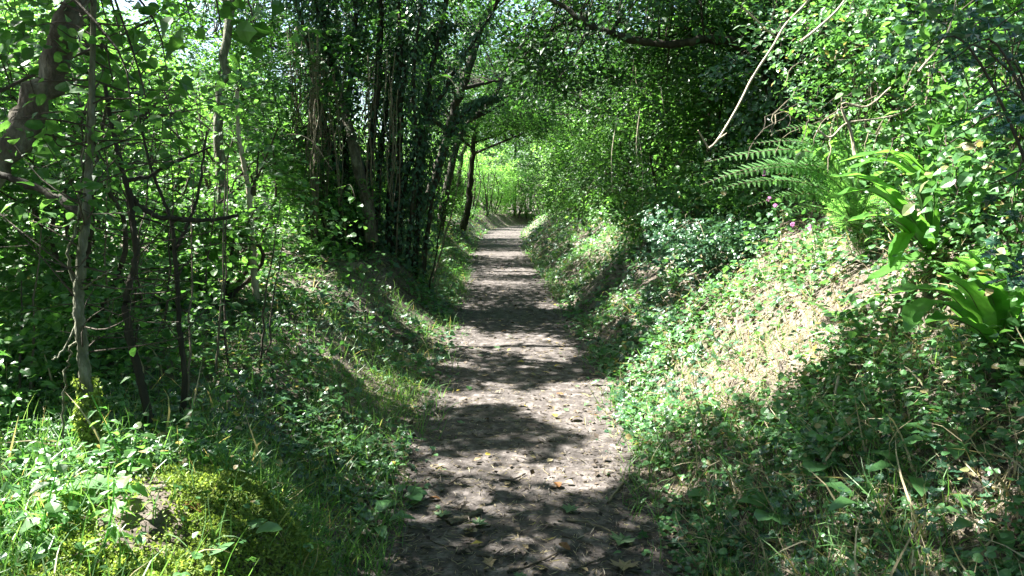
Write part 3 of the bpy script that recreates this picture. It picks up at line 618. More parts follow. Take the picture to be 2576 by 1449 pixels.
# low leaves
def hum(x, y): return .95 * np.exp(-((x + 1.0) / .36) ** 4 - ((y - 2.15) / .55) ** 4)
def cover(name, label, n, tmpl, size, mat, hmax, side, dens, tilt=.5, vmax=9, near=.22, out=.25, **kw):
    x, y, v, right = view_points(rg, n, near=near, **kw)
    k = (rg.random(n) < edge_p(v)) & (v < vmax) & (rg.random(n) < dens(x, y, v, right)) & (rg.random(n) > hum(x, y))
    if side: k &= (right if side > 0 else ~right)
    x, y, v, right = x[k], y[k], v[k], right[k]
    if hmax > .2:
        qx, qy, _ = pix(x, y); k = ~(right & (((qx > 1740) & (qx < 2330) & (qy > 330) & (qy < 730)) | ((qx > 2180) & (qx < 2640) & (qy > 520) & (qy < 930)))) | (rg.random(len(x)) < .22); x, y, v, right = x[k], y[k], v[k], right[k]
    m = len(x); nn = slope_n(x, y)
    h = hmax * rg.random(m) ** 1.3 * np.clip(.35 + v * 1.1, .2, 1); p = pt(x, y) + nn * h[:, None]
    nr = UP * .9 + nn * .5 + rg.normal(0, tilt, (m, 3)); s = size * rg.uniform(.5, 1.35, m) * np.clip((y / 5) ** .5, .68, 2.2)
    o = build(name, [(*scatter(tmpl, p, nr, rnd(rg, m) - UP * .2, s), 0)], mat)
    return tag(o, label, 'ground cover', kind='stuff')
nz = lambda x, y, f, s: .5 + .5 * noise(x, y, f, s)
patch = lambda x, y, f, s, lo=.42, hi=.6: np.clip((nz(x, y, f, s) - lo) / (hi - lo), .05, 1)
bare = lambda x, y, right: np.where(in_bare(x, y), .28, np.where(right & in_lit(x, y), .85, np.where(~right & (y < 9) & (np.abs(x - xc(y)) < 2.4), .32, np.where(right & (y < 5) & (x < 2.4), .62, 1.0))))
cover('ivy', 'dark ivy carpeting both banks of the lane', 150000, T_IVY, .050, M_IVY, .10, 0, lambda x, y, v, r: patch(x, y, .5, 1) * np.where(r, bare(x, y, r), .45) * np.where(r & (y < 4.2) & (v < 1.3), .35, 1))
cover('clover_leaves', 'three-part low green leaves spread over the banks', 150000, T_TRI, .052, M_HERB, .13, 0, lambda x, y, v, r: patch(x, y, .7, 2) * bare(x, y, r) * .8)
cover('herbs', 'small round-leaved herbs growing over the banks and wood floor', 190000, T_ROUND, .038, M_HERB, .16, 0, lambda x, y, v, r: patch(x, y, .8, 3) * bare(x, y, r))
cover('undergrowth', 'knee-high leafy undergrowth of the left wood floor', 150000, T_OVAL, .056, M_WOOD, .58, -1, lambda x, y, v, r: np.clip((v - .9) / .8, 0, 1) * patch(x, y, .45, 4), tilt=.6)
cover('bank_weeds', 'loose leafy weeds on the upper right bank', 120000, T_OVAL, .054, M_HERB, .5, 1, lambda x, y, v, r: np.clip((v - .8) / .7, 0, 1) * patch(x, y, .5, 5) * np.where(in_lit(x, y), .5, 1), tilt=.6)

# grass
def grass(name, label, n, L, mat, side, dens, lean=.55, cat='grass', **kw):
    x, y, v, right = view_points(rg, n, **kw)
    k = (rg.random(n) < dens(x, y, v, right)) & (rg.random(n) > hum(x, y))
    if side: k &= (right if side > 0 else ~right)
    x, y = x[k], y[k]; m = len(x); nn = slope_n(x, y); parts = []; kind = rg.integers(0, 4, m); p = pt(x, y) - UP * .005
    stem = UP * 1.0 + nn * .4 + rg.normal(0, lean, (m, 3)); s = L * rg.uniform(.4, 1.3, m); wd = np.clip((y / 4) ** .5, .8, 2)
    for q in range(4):
        j = kind == q
        if j.any():
            t = (T_BLADE[q][0] * [1.0, 1, 1], T_BLADE[q][1])
            # template grows along z; scatter puts z on the normal
            parts.append((*scatter(t, p[j], stem[j], rnd(rg, int(j.sum())), s[j]), 0))
    return tag(build(name, parts, mat), label, cat, kind='stuff')
ge = lambda v, a, b, c: smooth((v - a) / .1) * (1 - smooth((v - b) / c))
grass('grass', 'fresh green grass along both edges of the path', 120000, .17, M_GRASS, 0, lambda x, y, v, r: ge(v, -.16, .5, .8) * np.where(r, .65, .9) * patch(x, y, .9, 6, .3, .6), near=.25)
grass('bank_grass', 'thin grass scattered over the banks', 130000, .18, M_GRASS, 0, lambda x, y, v, r: ge(v, .1, 3, 2) * np.where(r, patch(x, y, .5, 7) * .5, np.maximum(patch(x, y, .5, 7), .4)) * .9, lean=.8)
grass('dry_grass', 'bleached dry grass on the sunlit patch of the right bank', 110000, .12, M_STRAW, 1, lambda x, y, v, r: np.where(in_lit(x, y), .85 * np.where(in_bare(x, y), 1, patch(x, y, .8, 10, .38, .62)), .22) * smooth(v / .3), lean=1.3, near=.1, lo=1300, hi=2800)
grass('tall_grass', 'tall seeding grass in the bottom left corner', 9000, .20, M_GRASS, -1, lambda x, y, v, r: np.where((y < 3.2) & (x < -1.0 - .2 * y), .7, 0.) , lean=.4, lo=-300, hi=700, dmin=1.3, dmax=4)
grass('grass_stalks', 'long pale grass stalks standing above the left bank', 2600, .36, M_STRAW, 0, lambda x, y, v, r: ge(v, .1, 2.5, 1) * .14 * (y < 9), lean=.35)

grass('verge_grass', 'soft grass along the far verges where the lane narrows', 80000, .22, M_GRASS, 0, lambda x, y, v, r: ge(v, -.12, 2.2, 1) * .8, dmin=11, dmax=80, lo=700, hi=2000)
grass('dry_stems', 'dead straw-coloured stems lying over the lower right bank', 9000, .24, M_STRAW, 1, lambda x, y, v, r: ge(v, .05, 2.6, .5) * .5, lean=2.6, dmax=8, lo=1400, hi=2900)
# litter on and beside the path
x, y, v, right = view_points(rg, 130000, dmax=30, lo=500, hi=2900, near=.2)
k = (rg.random(len(x)) < np.where(v < 0, .30 + .45 * smooth((v + .35) / .35), .6 * (1 - smooth((v - 1.3) / 1.5)))); x, y = x[k], y[k]; m = len(x)
p = pt(x, y) + UP * (.006 + .008 * rg.random(m))[:, None]; s = .010 + .030 * rg.random(m) ** 2.5; s = s * np.clip((y / 4) ** .5, .8, 2); h = m // 2
tag(build('leaf_litter', [(*scatter(T_QUAD, p[:h], slope_n(x[:h], y[:h]) + rg.normal(0, .3, (h, 3)), rnd(rg, h), s[:h] * 1.25), 1),
                          (*scatter((T_NARROW[0] * [.5, 1.6, 1], T_NARROW[1]), p[h:], slope_n(x[h:], y[h:]) + rg.normal(0, .22, (m - h, 3)), rnd(rg, m - h), s[h:] * 1.5), 0)], [M_LITTER, M_DUFF]), 'crumbled brown leaf litter and chaff strewn on the path', 'litter', kind='stuff')
# pine-straw fine fragments that lighten the earth
x, y, v, right = view_points(rg, 36000, dmax=16, lo=700, hi=2300, near=.3)
k = (v < .5) & (rg.random(len(x)) < .35); x, y = x[k], y[k]; m = len(x)
tag(build('chaff', [(*scatter((T_NARROW[0] * [.3, 1.4, .6], T_NARROW[1]), pt(x, y) + UP * .011, slope_n(x, y) + rg.normal(0, .15, (m, 3)), rnd(rg, m), rg.uniform(.012, .04, m)), 0)], M_STRAW), 'fine pale straw fragments scattered on the trodden path', 'litter', kind='stuff')

# moss on the hummock and left bank
x1, y1, _, _ = box_points(rg, 130000, (-1.85, -.62), (1.55, 3.0)); k1 = rg.random(len(x1)) < patch(x1, y1, 1.3, 8, .25, .5)
x2, y2, v2, r2 = box_points(rg, 26000, (-2.2, -.7), (3.0, 7)); k2 = (rg.random(len(x2)) < patch(x2, y2, .6, 9, .5, .75)) & (v2 > .1)
x = np.r_[x1[k1], x2[k2]]; y = np.r_[y1[k1], y2[k2]]; k = np.abs(x - xc(y)) - hw(y) > .02; x, y = x[k], y[k]; m = len(x)
p = pt(x, y) + slope_n(x, y) * (rg.uniform(-.004, .022, m) + .035 * np.clip(noise(x, y, 2.6, 6), 0, 1))[:, None]
tag(build('moss', [(*scatter((T_QUAD[0] * [.9, 1, 1.5], T_QUAD[1]), p, slope_n(x, y) * .5 + rnd(rg, m), slope_n(x, y) * .7 + rnd(rg, m), rg.uniform(.007, .019, m)), 0)], M_MOSS), 'yellow-green feathery moss over the hummock at bottom left', 'moss', kind='stuff')

# ------------------------------------------------------------------ saplings on the left
def sap(name, label, px, r0, r1, extra=(), seed=0, cl=(), bark=M_BARK, size=.05, per=12, dz=0.0, mleaf=None, tm=T_OVAL):
    rg = np.random.default_rng(seed); b = ground(*px[0]); D = (b - CAM) @ FWD
    t = thing(name, label, 'sapling', b)
    pts = [b - UP * .04] + [P(a, c, D + dz * i / len(px)) for i, (a, c) in enumerate(px[1:], 1)]
    build('trunk', tparts(tube(pts, r0, r1, 9, 7, rg=rg, wob=.003, lump=.06)), bark, t, b, True)
    for pp, ra, rb, dd in extra:
        build('limb', tparts(tube([P(a, c, D + dd * i / len(pp)) for i, (a, c) in enumerate(pp)], ra, rb, 7, 7, rg=rg, wob=.004, lump=.12)), M_BARK if ra > .009 else bark, t, b, True)
    c = np.array([P(a, e, D + d) for a, e, d in cl]) if len(cl) else np.zeros((0, 3))
    if len(c):
        src = curve(pts, 7); tw = []
        for q in c:
            a = src[int(np.argmin(((src - q) ** 2).sum(1) + np.maximum(src[:, 2] - q[2], 0)))]; tw.append(tube([a, (a + q) / 2 + rg.normal(0, .03, 3), q], .004, .0015, 4, 3))
        for _ in range(26):
            a = src[rg.integers(len(src) // 4, len(src))]; d = rnd(rg, 1)[0] * [1, .8, .5] + UP * .25; L = rg.uniform(.15, .6); e = a + d * L
            tw.append(tube([a, a + d * L * .5 + rg.normal(0, .03, 3), e], .0035, .0012, 4, 3)); f_ = a + d * L * .55; tw.append(tube([f_, f_ + rnd(rg, 1)[0] * L * .4], .002, .001, 3, 3))
        build('twig', multi(tw), M_TWIG, t, b)
        build('crown', [(*sprays(rg, c, rnd(rg, len(c)) * .5, per, .15, .04, size, tm, tilt=.5, carve=False), 0)], mleaf or M_WOOD, t, b)
    return t, pts, D
rg = np.random.default_rng(81)
def rc(n, x0, x1, y0, y1, d0, d1): return [(rg.uniform(x0, x1), rg.uniform(y0, y1), rg.uniform(d0, d1)) for _ in range(n)]
s1, p1, D1 = sap('sapling', 'pale slender sapling wearing a sleeve of moss at its foot', [(248, 1190), (226, 1090), (215, 940), (204, 850), (196, 740), (207, 640), (217, 540), (223, 420), (230, 300), (232, 150), (238, -80)], .024, .009,
    [([(197, 740), (172, 650), (190, 580), (205, 480), (216, 330), (242, 90)], .007, .003, .0), ([(217, 545), (165, 512), (100, 475), (0, 440), (-120, 400)], .016, .012, .3), ([(200, 730), (250, 700), (290, 670)], .005, .002, -.1),
     ([(205, 850), (178, 880), (165, 960), (158, 1060), (165, 1180)], .005, .004, -.05), ([(200, 800), (150, 890), (130, 905)], .004, .002, -.1)], 1, rc(22, 20, 420, -40, 330, -.2, .5) + rc(8, 60, 330, 330, 560, -.2, .5), M_PALE)
m = 2600; c = curve([p1[0] - UP * .02, p1[1], p1[2]], 14); i = rg.integers(0, len(c) - 1, m); a = rg.uniform(0, TAU, m); o = np.stack([np.cos(a), np.sin(a), rg.normal(0, .2, m)], 1); tt = i / len(c); q = rg.random(m) > smooth((tt - .72 - .1 * np.sin(a * 2)) / .3); i, a, o, tt, m = i[q], a[q], o[q], tt[q], int(q.sum())
build('moss_sleeve', [(*scatter((T_QUAD[0] * [.9, 1, 1.5], T_QUAD[1]), c[i] + o * (.020 + .014 * rg.random(m) + .010 * np.sin(tt * 17 + a))[:, None], o + rnd(rg, m) * .8, o * .8 - UP * .5 + rnd(rg, m) * .6, rg.uniform(.010, .026, m)), 0)], M_MOSS, s1, base_of(s1))
sap('sapling', 'bent dark sapling second from the mossy one, carrying a sagging bough', [(388, 1112), (366, 1010), (346, 920), (318, 800), (320, 740), (342, 640), (335, 560), (320, 470), (296, 380), (268, 240), (250, 60)], .020, .008,
    [([(322, 480), (345, 512), (385, 540), (440, 550), (520, 553), (600, 543)], .014, .009, .3), ([(318, 455), (380, 440), (450, 405), (530, 370)], .010, .005, .3), ([(330, 540), (400, 560), (470, 590)], .006, .003, .2)], 2,
    rc(14, 200, 560, 120, 420, -.1, .6), M_BARK, .05)
sap('sapling', 'straight dark sapling forking below the sagging bough', [(452, 1080), (464, 960), (452, 830), (446, 710), (440, 620), (425, 540), (385, 440), (350, 300)], .015, .006,
    [([(442, 625), (470, 570), (500, 480), (520, 330)], .010, .005, .2), ([(446, 700), (470, 660), (510, 640)], .006, .003, .1)], 3, rc(14, 330, 640, 180, 470, 0, .6), M_BARK, .05)
sap('sapling', 'cream sunlit climbing stem left of the coppice', [(646, 760), (640, 690), (634, 620), (630, 560), (628, 500), (614, 420), (600, 335), (596, 230)], .034, .016,
    [([(616, 430), (590, 455), (584, 475)], .012, .006, -.1), ([(628, 500), (645, 440), (650, 380)], .012, .006, 0)], 4, rc(16, 540, 720, 150, 420, -.2, .4), M_DEAD, .05)
sap('sapling', 'thin mossy stem behind the cream climbing stem', [(572, 640), (560, 560), (548, 450), (545, 330), (552, 180)], .034, .02, (), 5, rc(10, 480, 640, 100, 330, -.2, .4), M_PALE, .055)
for k in range(14):   # thin stems through the left undergrowth
    x = rg.uniform(20, 720); y = rg.uniform(760, 1060); dx = rg.normal(0, 60)
    b = ground(x, y); D = (b - CAM) @ FWD; t = y - rg.uniform(350, 700)
    o = build('bare_sapling', tparts(tube([b - UP * .03, P(x + dx * .4 + rg.normal(0, 12), y * .6 + t * .4, D + .1), P(x + dx, t, D + .3)], .009, .003, 5, 6, rg=rg, wob=.008)), M_TWIG if k % 3 else M_VINE, None, b)
    tag(o, 'thin bare stem rising through the left undergrowth', 'stem', 'bare stems in the left undergrowth')

# ------------------------------------------------------------------ ferns
def frond_mesh(pts, W, npairs, rg, first=.12, ref=UP + .001):
    c = curve(pts, 10); L = np.concatenate([[0], np.cumsum(np.linalg.norm(np.diff(c, axis=0), axis=1))]); u = L / L[-1]
    t = np.linspace(first, .99, npairs); p = np.stack([np.interp(t, u, c[:, k]) for k in range(3)], 1)
    Tn = unit(np.gradient(p, axis=0)); S = unit(np.cross(Tn, ref)); N = np.cross(S, Tn)
    prof = np.minimum(1, (t - first) / .18 * .55 + .45) * (1 - t) ** .75 * 1.15 + .03
    out = [*tparts(tube(c, .0035, .0012, 4, raw=True), 1)]
    for s in (1, -1):
        d = S * s * .9 + Tn * .38 - N * .12 + rg.normal(0, .05, p.shape); n = N + S * s * .12 + rg.normal(0, .10, p.shape)
        out.append((*scatter(T_PINNA, p, n, d, W * prof * rg.uniform(.9, 1.08, npairs)), 0))
    return out
def fern(label, root, fr, W, npairs=24, seed=0, mat=None):
    rg = np.random.default_rng(seed); t = thing('fern', label, 'fern', root)
    for az, e0, e1, L in fr:
        az, e0, e1 = R(az), R(e0), R(e1); p = [np.array(root)]; n = 9
        for i in range(n):
            e = e0 + (e1 - e0) * ((i + .5) / n) ** 1.1; p.append(p[-1] + L / n * np.array([math.cos(e) * math.cos(az), math.cos(e) * math.sin(az), math.sin(e)]))
        build('frond', frond_mesh(p, W, npairs, rg), [mat or M_FERN, M_VINE], t, root)
def ring(rg, n, L, e0=68, e1=-15, a0=0, a1=360): return [(a0 + (a1 - a0) * (i + rg.uniform(-.3, .3)) / n, e0 + rg.normal(0, 8), e1 + rg.normal(0, 12), L * rg.uniform(.75, 1.1)) for i in range(n)]
rg = np.random.default_rng(91)
fr_root = ground(2150, 575)
Df = (fr_root - CAM) @ FWD - .5
t = thing('fern', 'largest fern, fronds sweeping left over the right bank beside the strap-leaved fern', 'fern', fr_root)
for fp, W_ in [([(2095, 415), (2010, 378), (1900, 383), (1772, 408)], .13), ([(2090, 440), (1990, 412), (1880, 425), (1760, 466)], .14), ([(2110, 500), (2020, 460), (1910, 455), (1782, 480)], .13), ([(2120, 480), (2050, 430), (1960, 420), (1850, 440)], .13),
               ([(2140, 420), (2110, 350), (2040, 318), (1950, 330)], .13), ([(2160, 430), (2150, 350), (2110, 300)], .12), ([(2200, 470), (2230, 400), (2210, 340)], .12), ([(2110, 540), (2030, 520), (1950, 545)], .11), ([(2120, 460), (2060, 375), (1990, 355), (1880, 362)], .12), ([(2080, 500), (1990, 490), (1880, 520)], .11)]:
    n_ = len(fp); build('frond', frond_mesh([fr_root] + [P(a_, b_, Df - .35 * (i_ + 1) / n_) for i_, (a_, b_) in enumerate(fp)], W_ * 1.15, 40, rg, ref=np.array([-.25, -.62 + rg.normal(0, .25), .74])), [M_FERN, M_VINE], t, fr_root)
for k, (px, py, n, L, W, lb, bi) in enumerate([
    (2290, 395, 8, .8, .13, 'fern above the strap-leaved fern, half hidden by brambles', (100, 300)),
    (2010, 420, 7, .75, .12, 'dark fern in the shade below the dangling dead stem', (120, 290)),
    (1870, 440, 7, .65, .11, 'fern in deep shade at the foot of the hedge', (90, 280)),
    (1700, 700, 3, .35, .06, 'small single-tufted fern low on the right bank', (230, 330)),
    (2430, 700, 5, .4, .09, 'small fern between the two strap-leaved ferns', (150, 330)),
    (1560, 480, 7, .7, .11, 'fern at the foot of the far hedge wall', (120, 300)),
    (2420, 300, 7, .7, .12, 'fern high on the bank behind the holly', (120, 300)),
    (790, 650, 8, .65, .11, 'fern at the left foot of the coppice stool', (180, 400)),
    (690, 640, 7, .6, .10, 'fern beside the cream climbing stem', (150, 400)),
    (560, 760, 7, .6, .10, 'fern in the shaded left undergrowth behind the forked sapling', (100, 420)),
    (1090, 640, 6, .5, .09, 'fern on the bank at the right foot of the coppice', (200, 400)),
    (90, 900, 7, .6, .10, 'dark fern at the left edge behind the mossy sapling', (0, 360)),
    (2100, 800, 4, .3, .06, 'little fern at the edge of the sunlit bank', (150, 330))]):
    fern(lb, ground(px, py), ring(rg, n, L, 62 if L > .5 else 45, -15, *bi), W, 22, 200 + k)

def strap(pts, W, rg):
    c = curve(pts, 8); n = len(c); t = np.linspace(0, 1, n); Tn = unit(np.gradient(c, axis=0)); S = unit(np.cross(Tn, UP + np.array([.02, -.05, 0]))); N = np.cross(S, Tn)
    wd = 1.22 * W * np.minimum(1, .12 + t / .25) * np.clip((1 - t) / .28, 0, 1) ** .6 + .0015; q = np.array([-1, -.55, 0, .55, 1]); ph = rg.uniform(0, 6)
    wav = .16 * W * np.sin(t[:, None] * 34 + ph + q[None] * 1.5) * np.abs(q)[None]
    v = c[:, None] + S[:, None] * (q[None, :, None] * wd[:, None, None]) + N[:, None] * (np.abs(q)[None] * .28 * wd[:, None] + wav)[..., None]
    i = (np.arange(n - 1)[:, None] * 5 + np.arange(4)[None]).ravel()
    rib = tube(c - N * .002, .003, .001, 4, raw=True)
    return [(v.reshape(-1, 3), np.stack([i, i + 1, i + 6, i + 5], 1), 0)] + tparts(rib, 1)
def hart(label, root, fr, seed):
    rg = np.random.default_rng(seed); t = thing('strap_fern', label, 'fern', root); D = (root - CAM) @ FWD
    for px, W, dt in fr:
        n = len(px); pts = [root] + [P(a, b, D + dt * (i + 1) / n) for i, (a, b) in enumerate(px)]
        build('frond', strap(pts, W, rg), [M_HART, M_VINE], t, root, True)
h1 = ground(2345, 650)
hart('upper strap-leaved fern with glossy tongue fronds reaching left into the sun', h1, [([(2310, 450), (2240, 385), (2104, 408)], .036, -.35), ([(2310, 475), (2230, 405), (2135, 424)], .034, -.3), ([(2255, 505), (2170, 448), (2078, 446)], .040, -.45),
    ([(2260, 530), (2180, 480), (2076, 502)], .038, -.5), ([(2230, 548), (2131, 556)], .03, -.4), ([(2295, 550), (2240, 515)], .045, -.35), ([(2275, 568), (2206, 540)], .040, -.45), ([(2290, 590), (2262, 620), (2240, 675)], .034, -.4),
    ([(2320, 640), (2240, 680), (2172, 713)], .034, -.35), ([(2420, 560), (2430, 470), (2400, 430)], .036, -.1), ([(2400, 590), (2470, 540), (2500, 560)], .036, -.2), ([(2350, 500), (2330, 400), (2290, 360)], .034, -.1)], 1)
h2 = ground(2500, 880)
hart('lower strap-leaved fern with broad upright fronds at the right edge', h2, [([(2400, 750), (2320, 727), (2243, 738)], .038, -.3), ([(2390, 770), (2310, 778), (2283, 835)], .036, -.35), ([(2440, 740), (2356, 683)], .045, -.2), ([(2450, 690), (2404, 648)], .042, -.1),
    ([(2500, 760), (2455, 690)], .044, -.15), ([(2540, 750), (2508, 670)], .044, -.1), ([(2575, 770), (2560, 690)], .044, -.2), ([(2620, 790), (2660, 720)], .044, -.2), ([(2460, 830), (2390, 800), (2330, 812)], .036, -.35), ([(2520, 800), (2490, 730), (2430, 620)], .036, -.1)], 2)

# ------------------------------------------------------------------ right bank: brambles, holly, dead stems, nettles, campion
BR = [('bramble bush at the top right, just right of the dangling dead stem', [(2050, 60), (2120, 120), (2200, 40), (2010, 150), (2090, 200), (2170, 190), (1990, 30), (2240, 110), (2130, 20), (2060, 260), (2010, 330), (1960, 270)], 4.6, (2180, 420), .058),
      ('bramble tangle right of the large fern with bare tan canes', [(2200, 230), (2270, 180), (2330, 260), (2250, 300), (2390, 200), (2180, 320), (2350, 330), (2300, 90), (2420, 290), (2230, 360), (2140, 270), (2090, 320)], 4.0, (2330, 470), .055),
      ('bramble spray in the upper right corner behind the holly', [(2400, 60), (2480, 120), (2540, 40), (2450, 200), (2560, 180), (2330, 20), (2500, 250), (2600, 100), (2380, 140), (2620, 260)], 3.6, (2560, 470), .05),
      ('low bramble spilling between holly and upper strap fern', [(2400, 420), (2460, 380), (2520, 450), (2560, 400), (2580, 520), (2380, 350), (2540, 330), (2590, 640)], 3.3, (2560, 640), .05),
      ('bramble leaves lit in front of the large fern', [(2010, 290), (1950, 300), (2060, 310), (1905, 330), (2080, 350), (1980, 260)], 4.3, (2110, 470), .06)]
for k, (lb, cs_, D, gp, sz) in enumerate(BR):
    rg = np.random.default_rng(700 + k); b = ground(*gp); t = thing('bramble', lb, 'bramble', b, 'brambles on the right bank')
    c = np.array([P(a + rg.normal(0, 12), e + rg.normal(0, 12), D + rg.uniform(-.25, .45)) for a, e in cs_ for _ in range(3)])
    for q in c[::3]:
        m1 = (b + q) / 2 + np.array([0, 0, .35]) + rg.normal(0, .1, 3)
        build('cane', tparts(tube([b - UP * .03 + rg.normal(0, .05, 3) * [1, 1, 0], m1, q, q + (q - m1) * .2 - UP * .12], .006, .002, 5, 6, rg=rg, wob=.01)), M_VINE if rg.random() < .55 else M_TWIG, t, b)
    build('crown', [(*sprays(rg, c, rnd(rg, len(c)) * .6 - np.array([.4, .4, 0]), 22, .24, .07, sz, T_TRI if k in (0, 4) else T_OVAL, tilt=.55, carve=True), 0)], [M_HERB, M_WOOD, M_IVY, M_HERB, M_BRIGHT][k], t, b)
BM = [(2.9, 6.3, 'bramble mound above the large fern'), (2.6, 7.8, 'bramble mound at the foot of the dark thicket'), (3.3, 5.0, 'bramble mound behind the upper strap fern'), (3.5, 3.9, 'bramble mound at the right edge above the strap ferns'),
      (2.2, 9.2, 'bramble mound spilling down the bank beyond the dead stem'), (3.9, 5.9, 'high bramble mound at the top right'), (3.0, 3.3, 'bramble mound low at the right edge'), (1.9, 7.0, 'low bramble mound left of the large fern')]
for k, (x, y, lb) in enumerate(BM):
    rg = np.random.default_rng(760 + k); b = np.array([x, y, gz(x, y)]); t = thing('bramble', lb, 'bramble', b, 'brambles on the right bank')
    c = blob(rg, 60, b + np.array([-.1, -.1, .3]), (.65, .65, .5 if lb[:3] != 'low' else .25), .3); c = c[c[:, 2] > hgt(c[:, 0], c[:, 1]) + .05]
    for q in c[::5]: build('cane', tparts(tube([b - UP * .03 + rg.normal(0, .05, 3) * [1, 1, 0], (b + q) / 2 + UP * .25 + rg.normal(0, .08, 3), q], .005, .002, 5, 5)), M_VINE if rg.random() < .6 else M_TWIG, t, b)
    build('crown', [(*sprays(rg, c, rnd(rg, len(c)) * .6 - np.array([.4, .4, 0]), 22, .2, .06, .060, T_TRI if k % 2 else T_OVAL, tilt=.55, carve=False), 0)], [M_HERB, M_WOOD, M_HAZEL, M_IVY][k % 4], t, b)
HO = [('dark holly sprays hanging at the right edge', [(2560, 470, 2.5), (2500, 440, 2.6), (2470, 250, 2.7), (2540, 300, 2.5), (2370, 110, 2.8), (2420, 40, 2.8), (2540, 60, 2.6), (2565, 580, 2.5), (2490, 330, 2.6), (2590, 200, 2.4), (2590, 700, 2.4), (2540, 660, 2.5), (2450, 130, 2.8), (2360, 30, 2.9)], (2700, 800), M_HOLLY),
      ('holly with lighter spiny leaves in the upper right corner', [(2540, 100, 2.9), (2480, 40, 3.0), (2560, 20, 2.8), (2300, 150, 3.2), (2400, 160, 3.1), (2250, 120, 3.3), (2500, 180, 3.0)], (2650, 560), M_IVY)]
for k, (lb, cs_, gp, mt) in enumerate(HO):
    rg = np.random.default_rng(720 + k); b = ground(*gp); t = thing('holly', lb, 'holly', b)
    c = np.array([P(a + rg.normal(0, 14), e + rg.normal(0, 14), D + rg.uniform(-.1, .15)) for a, e, D in cs_])
    for q in c[::2]: build('branch', tparts(tube([b - UP * .03, b * .5 + q * .5 + np.array([.12, 0, .1]) + rg.normal(0, .04, 3), q + np.array([.1, 0, .04]), q - np.array([.08, 0, .02])], .009, .002, 5, 6)), M_TWIG, t, b)
    build('crown', [(*sprays(rg, c, rnd(rg, len(c)) * .6 - np.array([.4, .5, 0]), 7, .10, .04, .060, T_HOLLY, tilt=.6, carve=False), 0)], mt, t, b)
ds = thing('dead_branch', 'long pale dead stem dangling in front of the dark hedge, hooked at its tip', 'dead stem', P(1782, 374, 4.3))
build('stem', tparts(tube([P(2080, -60, 4.5), P(2030, 5, 4.5), P(1976, 62, 4.45), P(1945, 115, 4.4), P(1893, 195, 4.4), P(1852, 275, 4.35), P(1805, 352, 4.3), P(1782, 374, 4.3)], .008, .0055, 7, 6, rg=np.random.default_rng(3), lump=.08)), M_DEAD, ds, base_of(ds), True)
build('hook', tparts(tube([P(1782, 374, 4.3), P(1770, 352, 4.28), P(1756, 328, 4.25)], .006, .004, 6, 4)), M_DEAD, ds, base_of(ds))
build('side_twig', tparts(tube([P(1803, 352, 4.3), P(1815, 344, 4.28), P(1828, 335, 4.25)], .005, .003, 6, 4)), M_DEAD, ds, base_of(ds))
for lb, pp, D, r in [('short broken dead stick pointing down left at the upper right', [(2012, 106), (2060, 68), (2110, 20), (2150, -40)], 4.2, .009), ('thin dead stick crossing behind the dangling stem', [(1870, 20), (1915, 62), (1962, 104)], 4.7, .007),
                     ('bare twisted cane among the brambles right of the large fern', [(2150, 390), (2140, 330), (2118, 262), (2180, 268), (2240, 220)], 3.7, .008), ('straight pale dry cane standing by the holly', [(2310, 180), (2380, 90), (2410, -20)], 3.4, .006),
                     ('zigzag bare twig in front of the bramble tangle', [(2060, 330), (2090, 345), (2130, 310), (2200, 300), (2255, 290)], 3.7, .006)]:
    o = build('dead_stick', tparts(tube([P(a, b, D) for a, b in pp], r, r * .6, 6, 5, rg=np.random.default_rng(int(D * 100)), lump=.1)), M_DEAD, None, P(*pp[0], D)); tag(o, lb, 'stick')

def plant(name, label, cat, b, H, n, size, tmpl, mat, rg, lean=(0, 0), group=None):
    t = thing(name, label, cat, b, group); top = b + UP * H + np.array([lean[0], lean[1], 0])
    c = curve([b - UP * .02, b * .5 + top * .5 + rg.normal(0, .015, 3), top], 6); build('stem', tparts(tube(c, .004, .002, 5, raw=True)), M_FERN, t, b)
    k = np.arange(n); f = .25 + .75 * (k // 2) / max(1, (n - 1) // 2); p = np.stack([np.interp(f * (len(c) - 1), np.arange(len(c)), c[:, j]) for j in range(3)], 1)
    a = (k % 2) * math.pi + (k // 2) * 1.57 + rg.uniform(0, 6); d = np.stack([np.cos(a), np.sin(a), -.25 + 0 * a], 1)
    build('foliage', [(*scatter(tmpl, p + d * .01, UP + d * .3 + rg.normal(0, .12, d.shape), d, size * (1.1 - .5 * f) * rg.uniform(.85, 1.1, n)), 0)], mat, t, b)
    return t, top
rg = np.random.default_rng(95)
NE = [(1790, 640, 'nettle at the shaded foot of the large fern, leftmost of its patch'), (1850, 640, 'nettle below the tip of the largest fern frond'), (1905, 650, 'nettle in front of the pink flowers'), (1950, 660, 'nettle right of the pink flowers'), (1990, 700, 'nettle at the top of the sunlit patch'), (2040, 690, 'tall nettle under the upper strap fern')]
for px, py, lb in NE: plant('nettle', lb, 'nettle', ground(px, py), rg.uniform(.26, .4), 14, .085, T_OVAL, M_HERB, rg, (rg.normal(-.05, .04), rg.normal(-.03, .04)), 'nettles on the right bank')
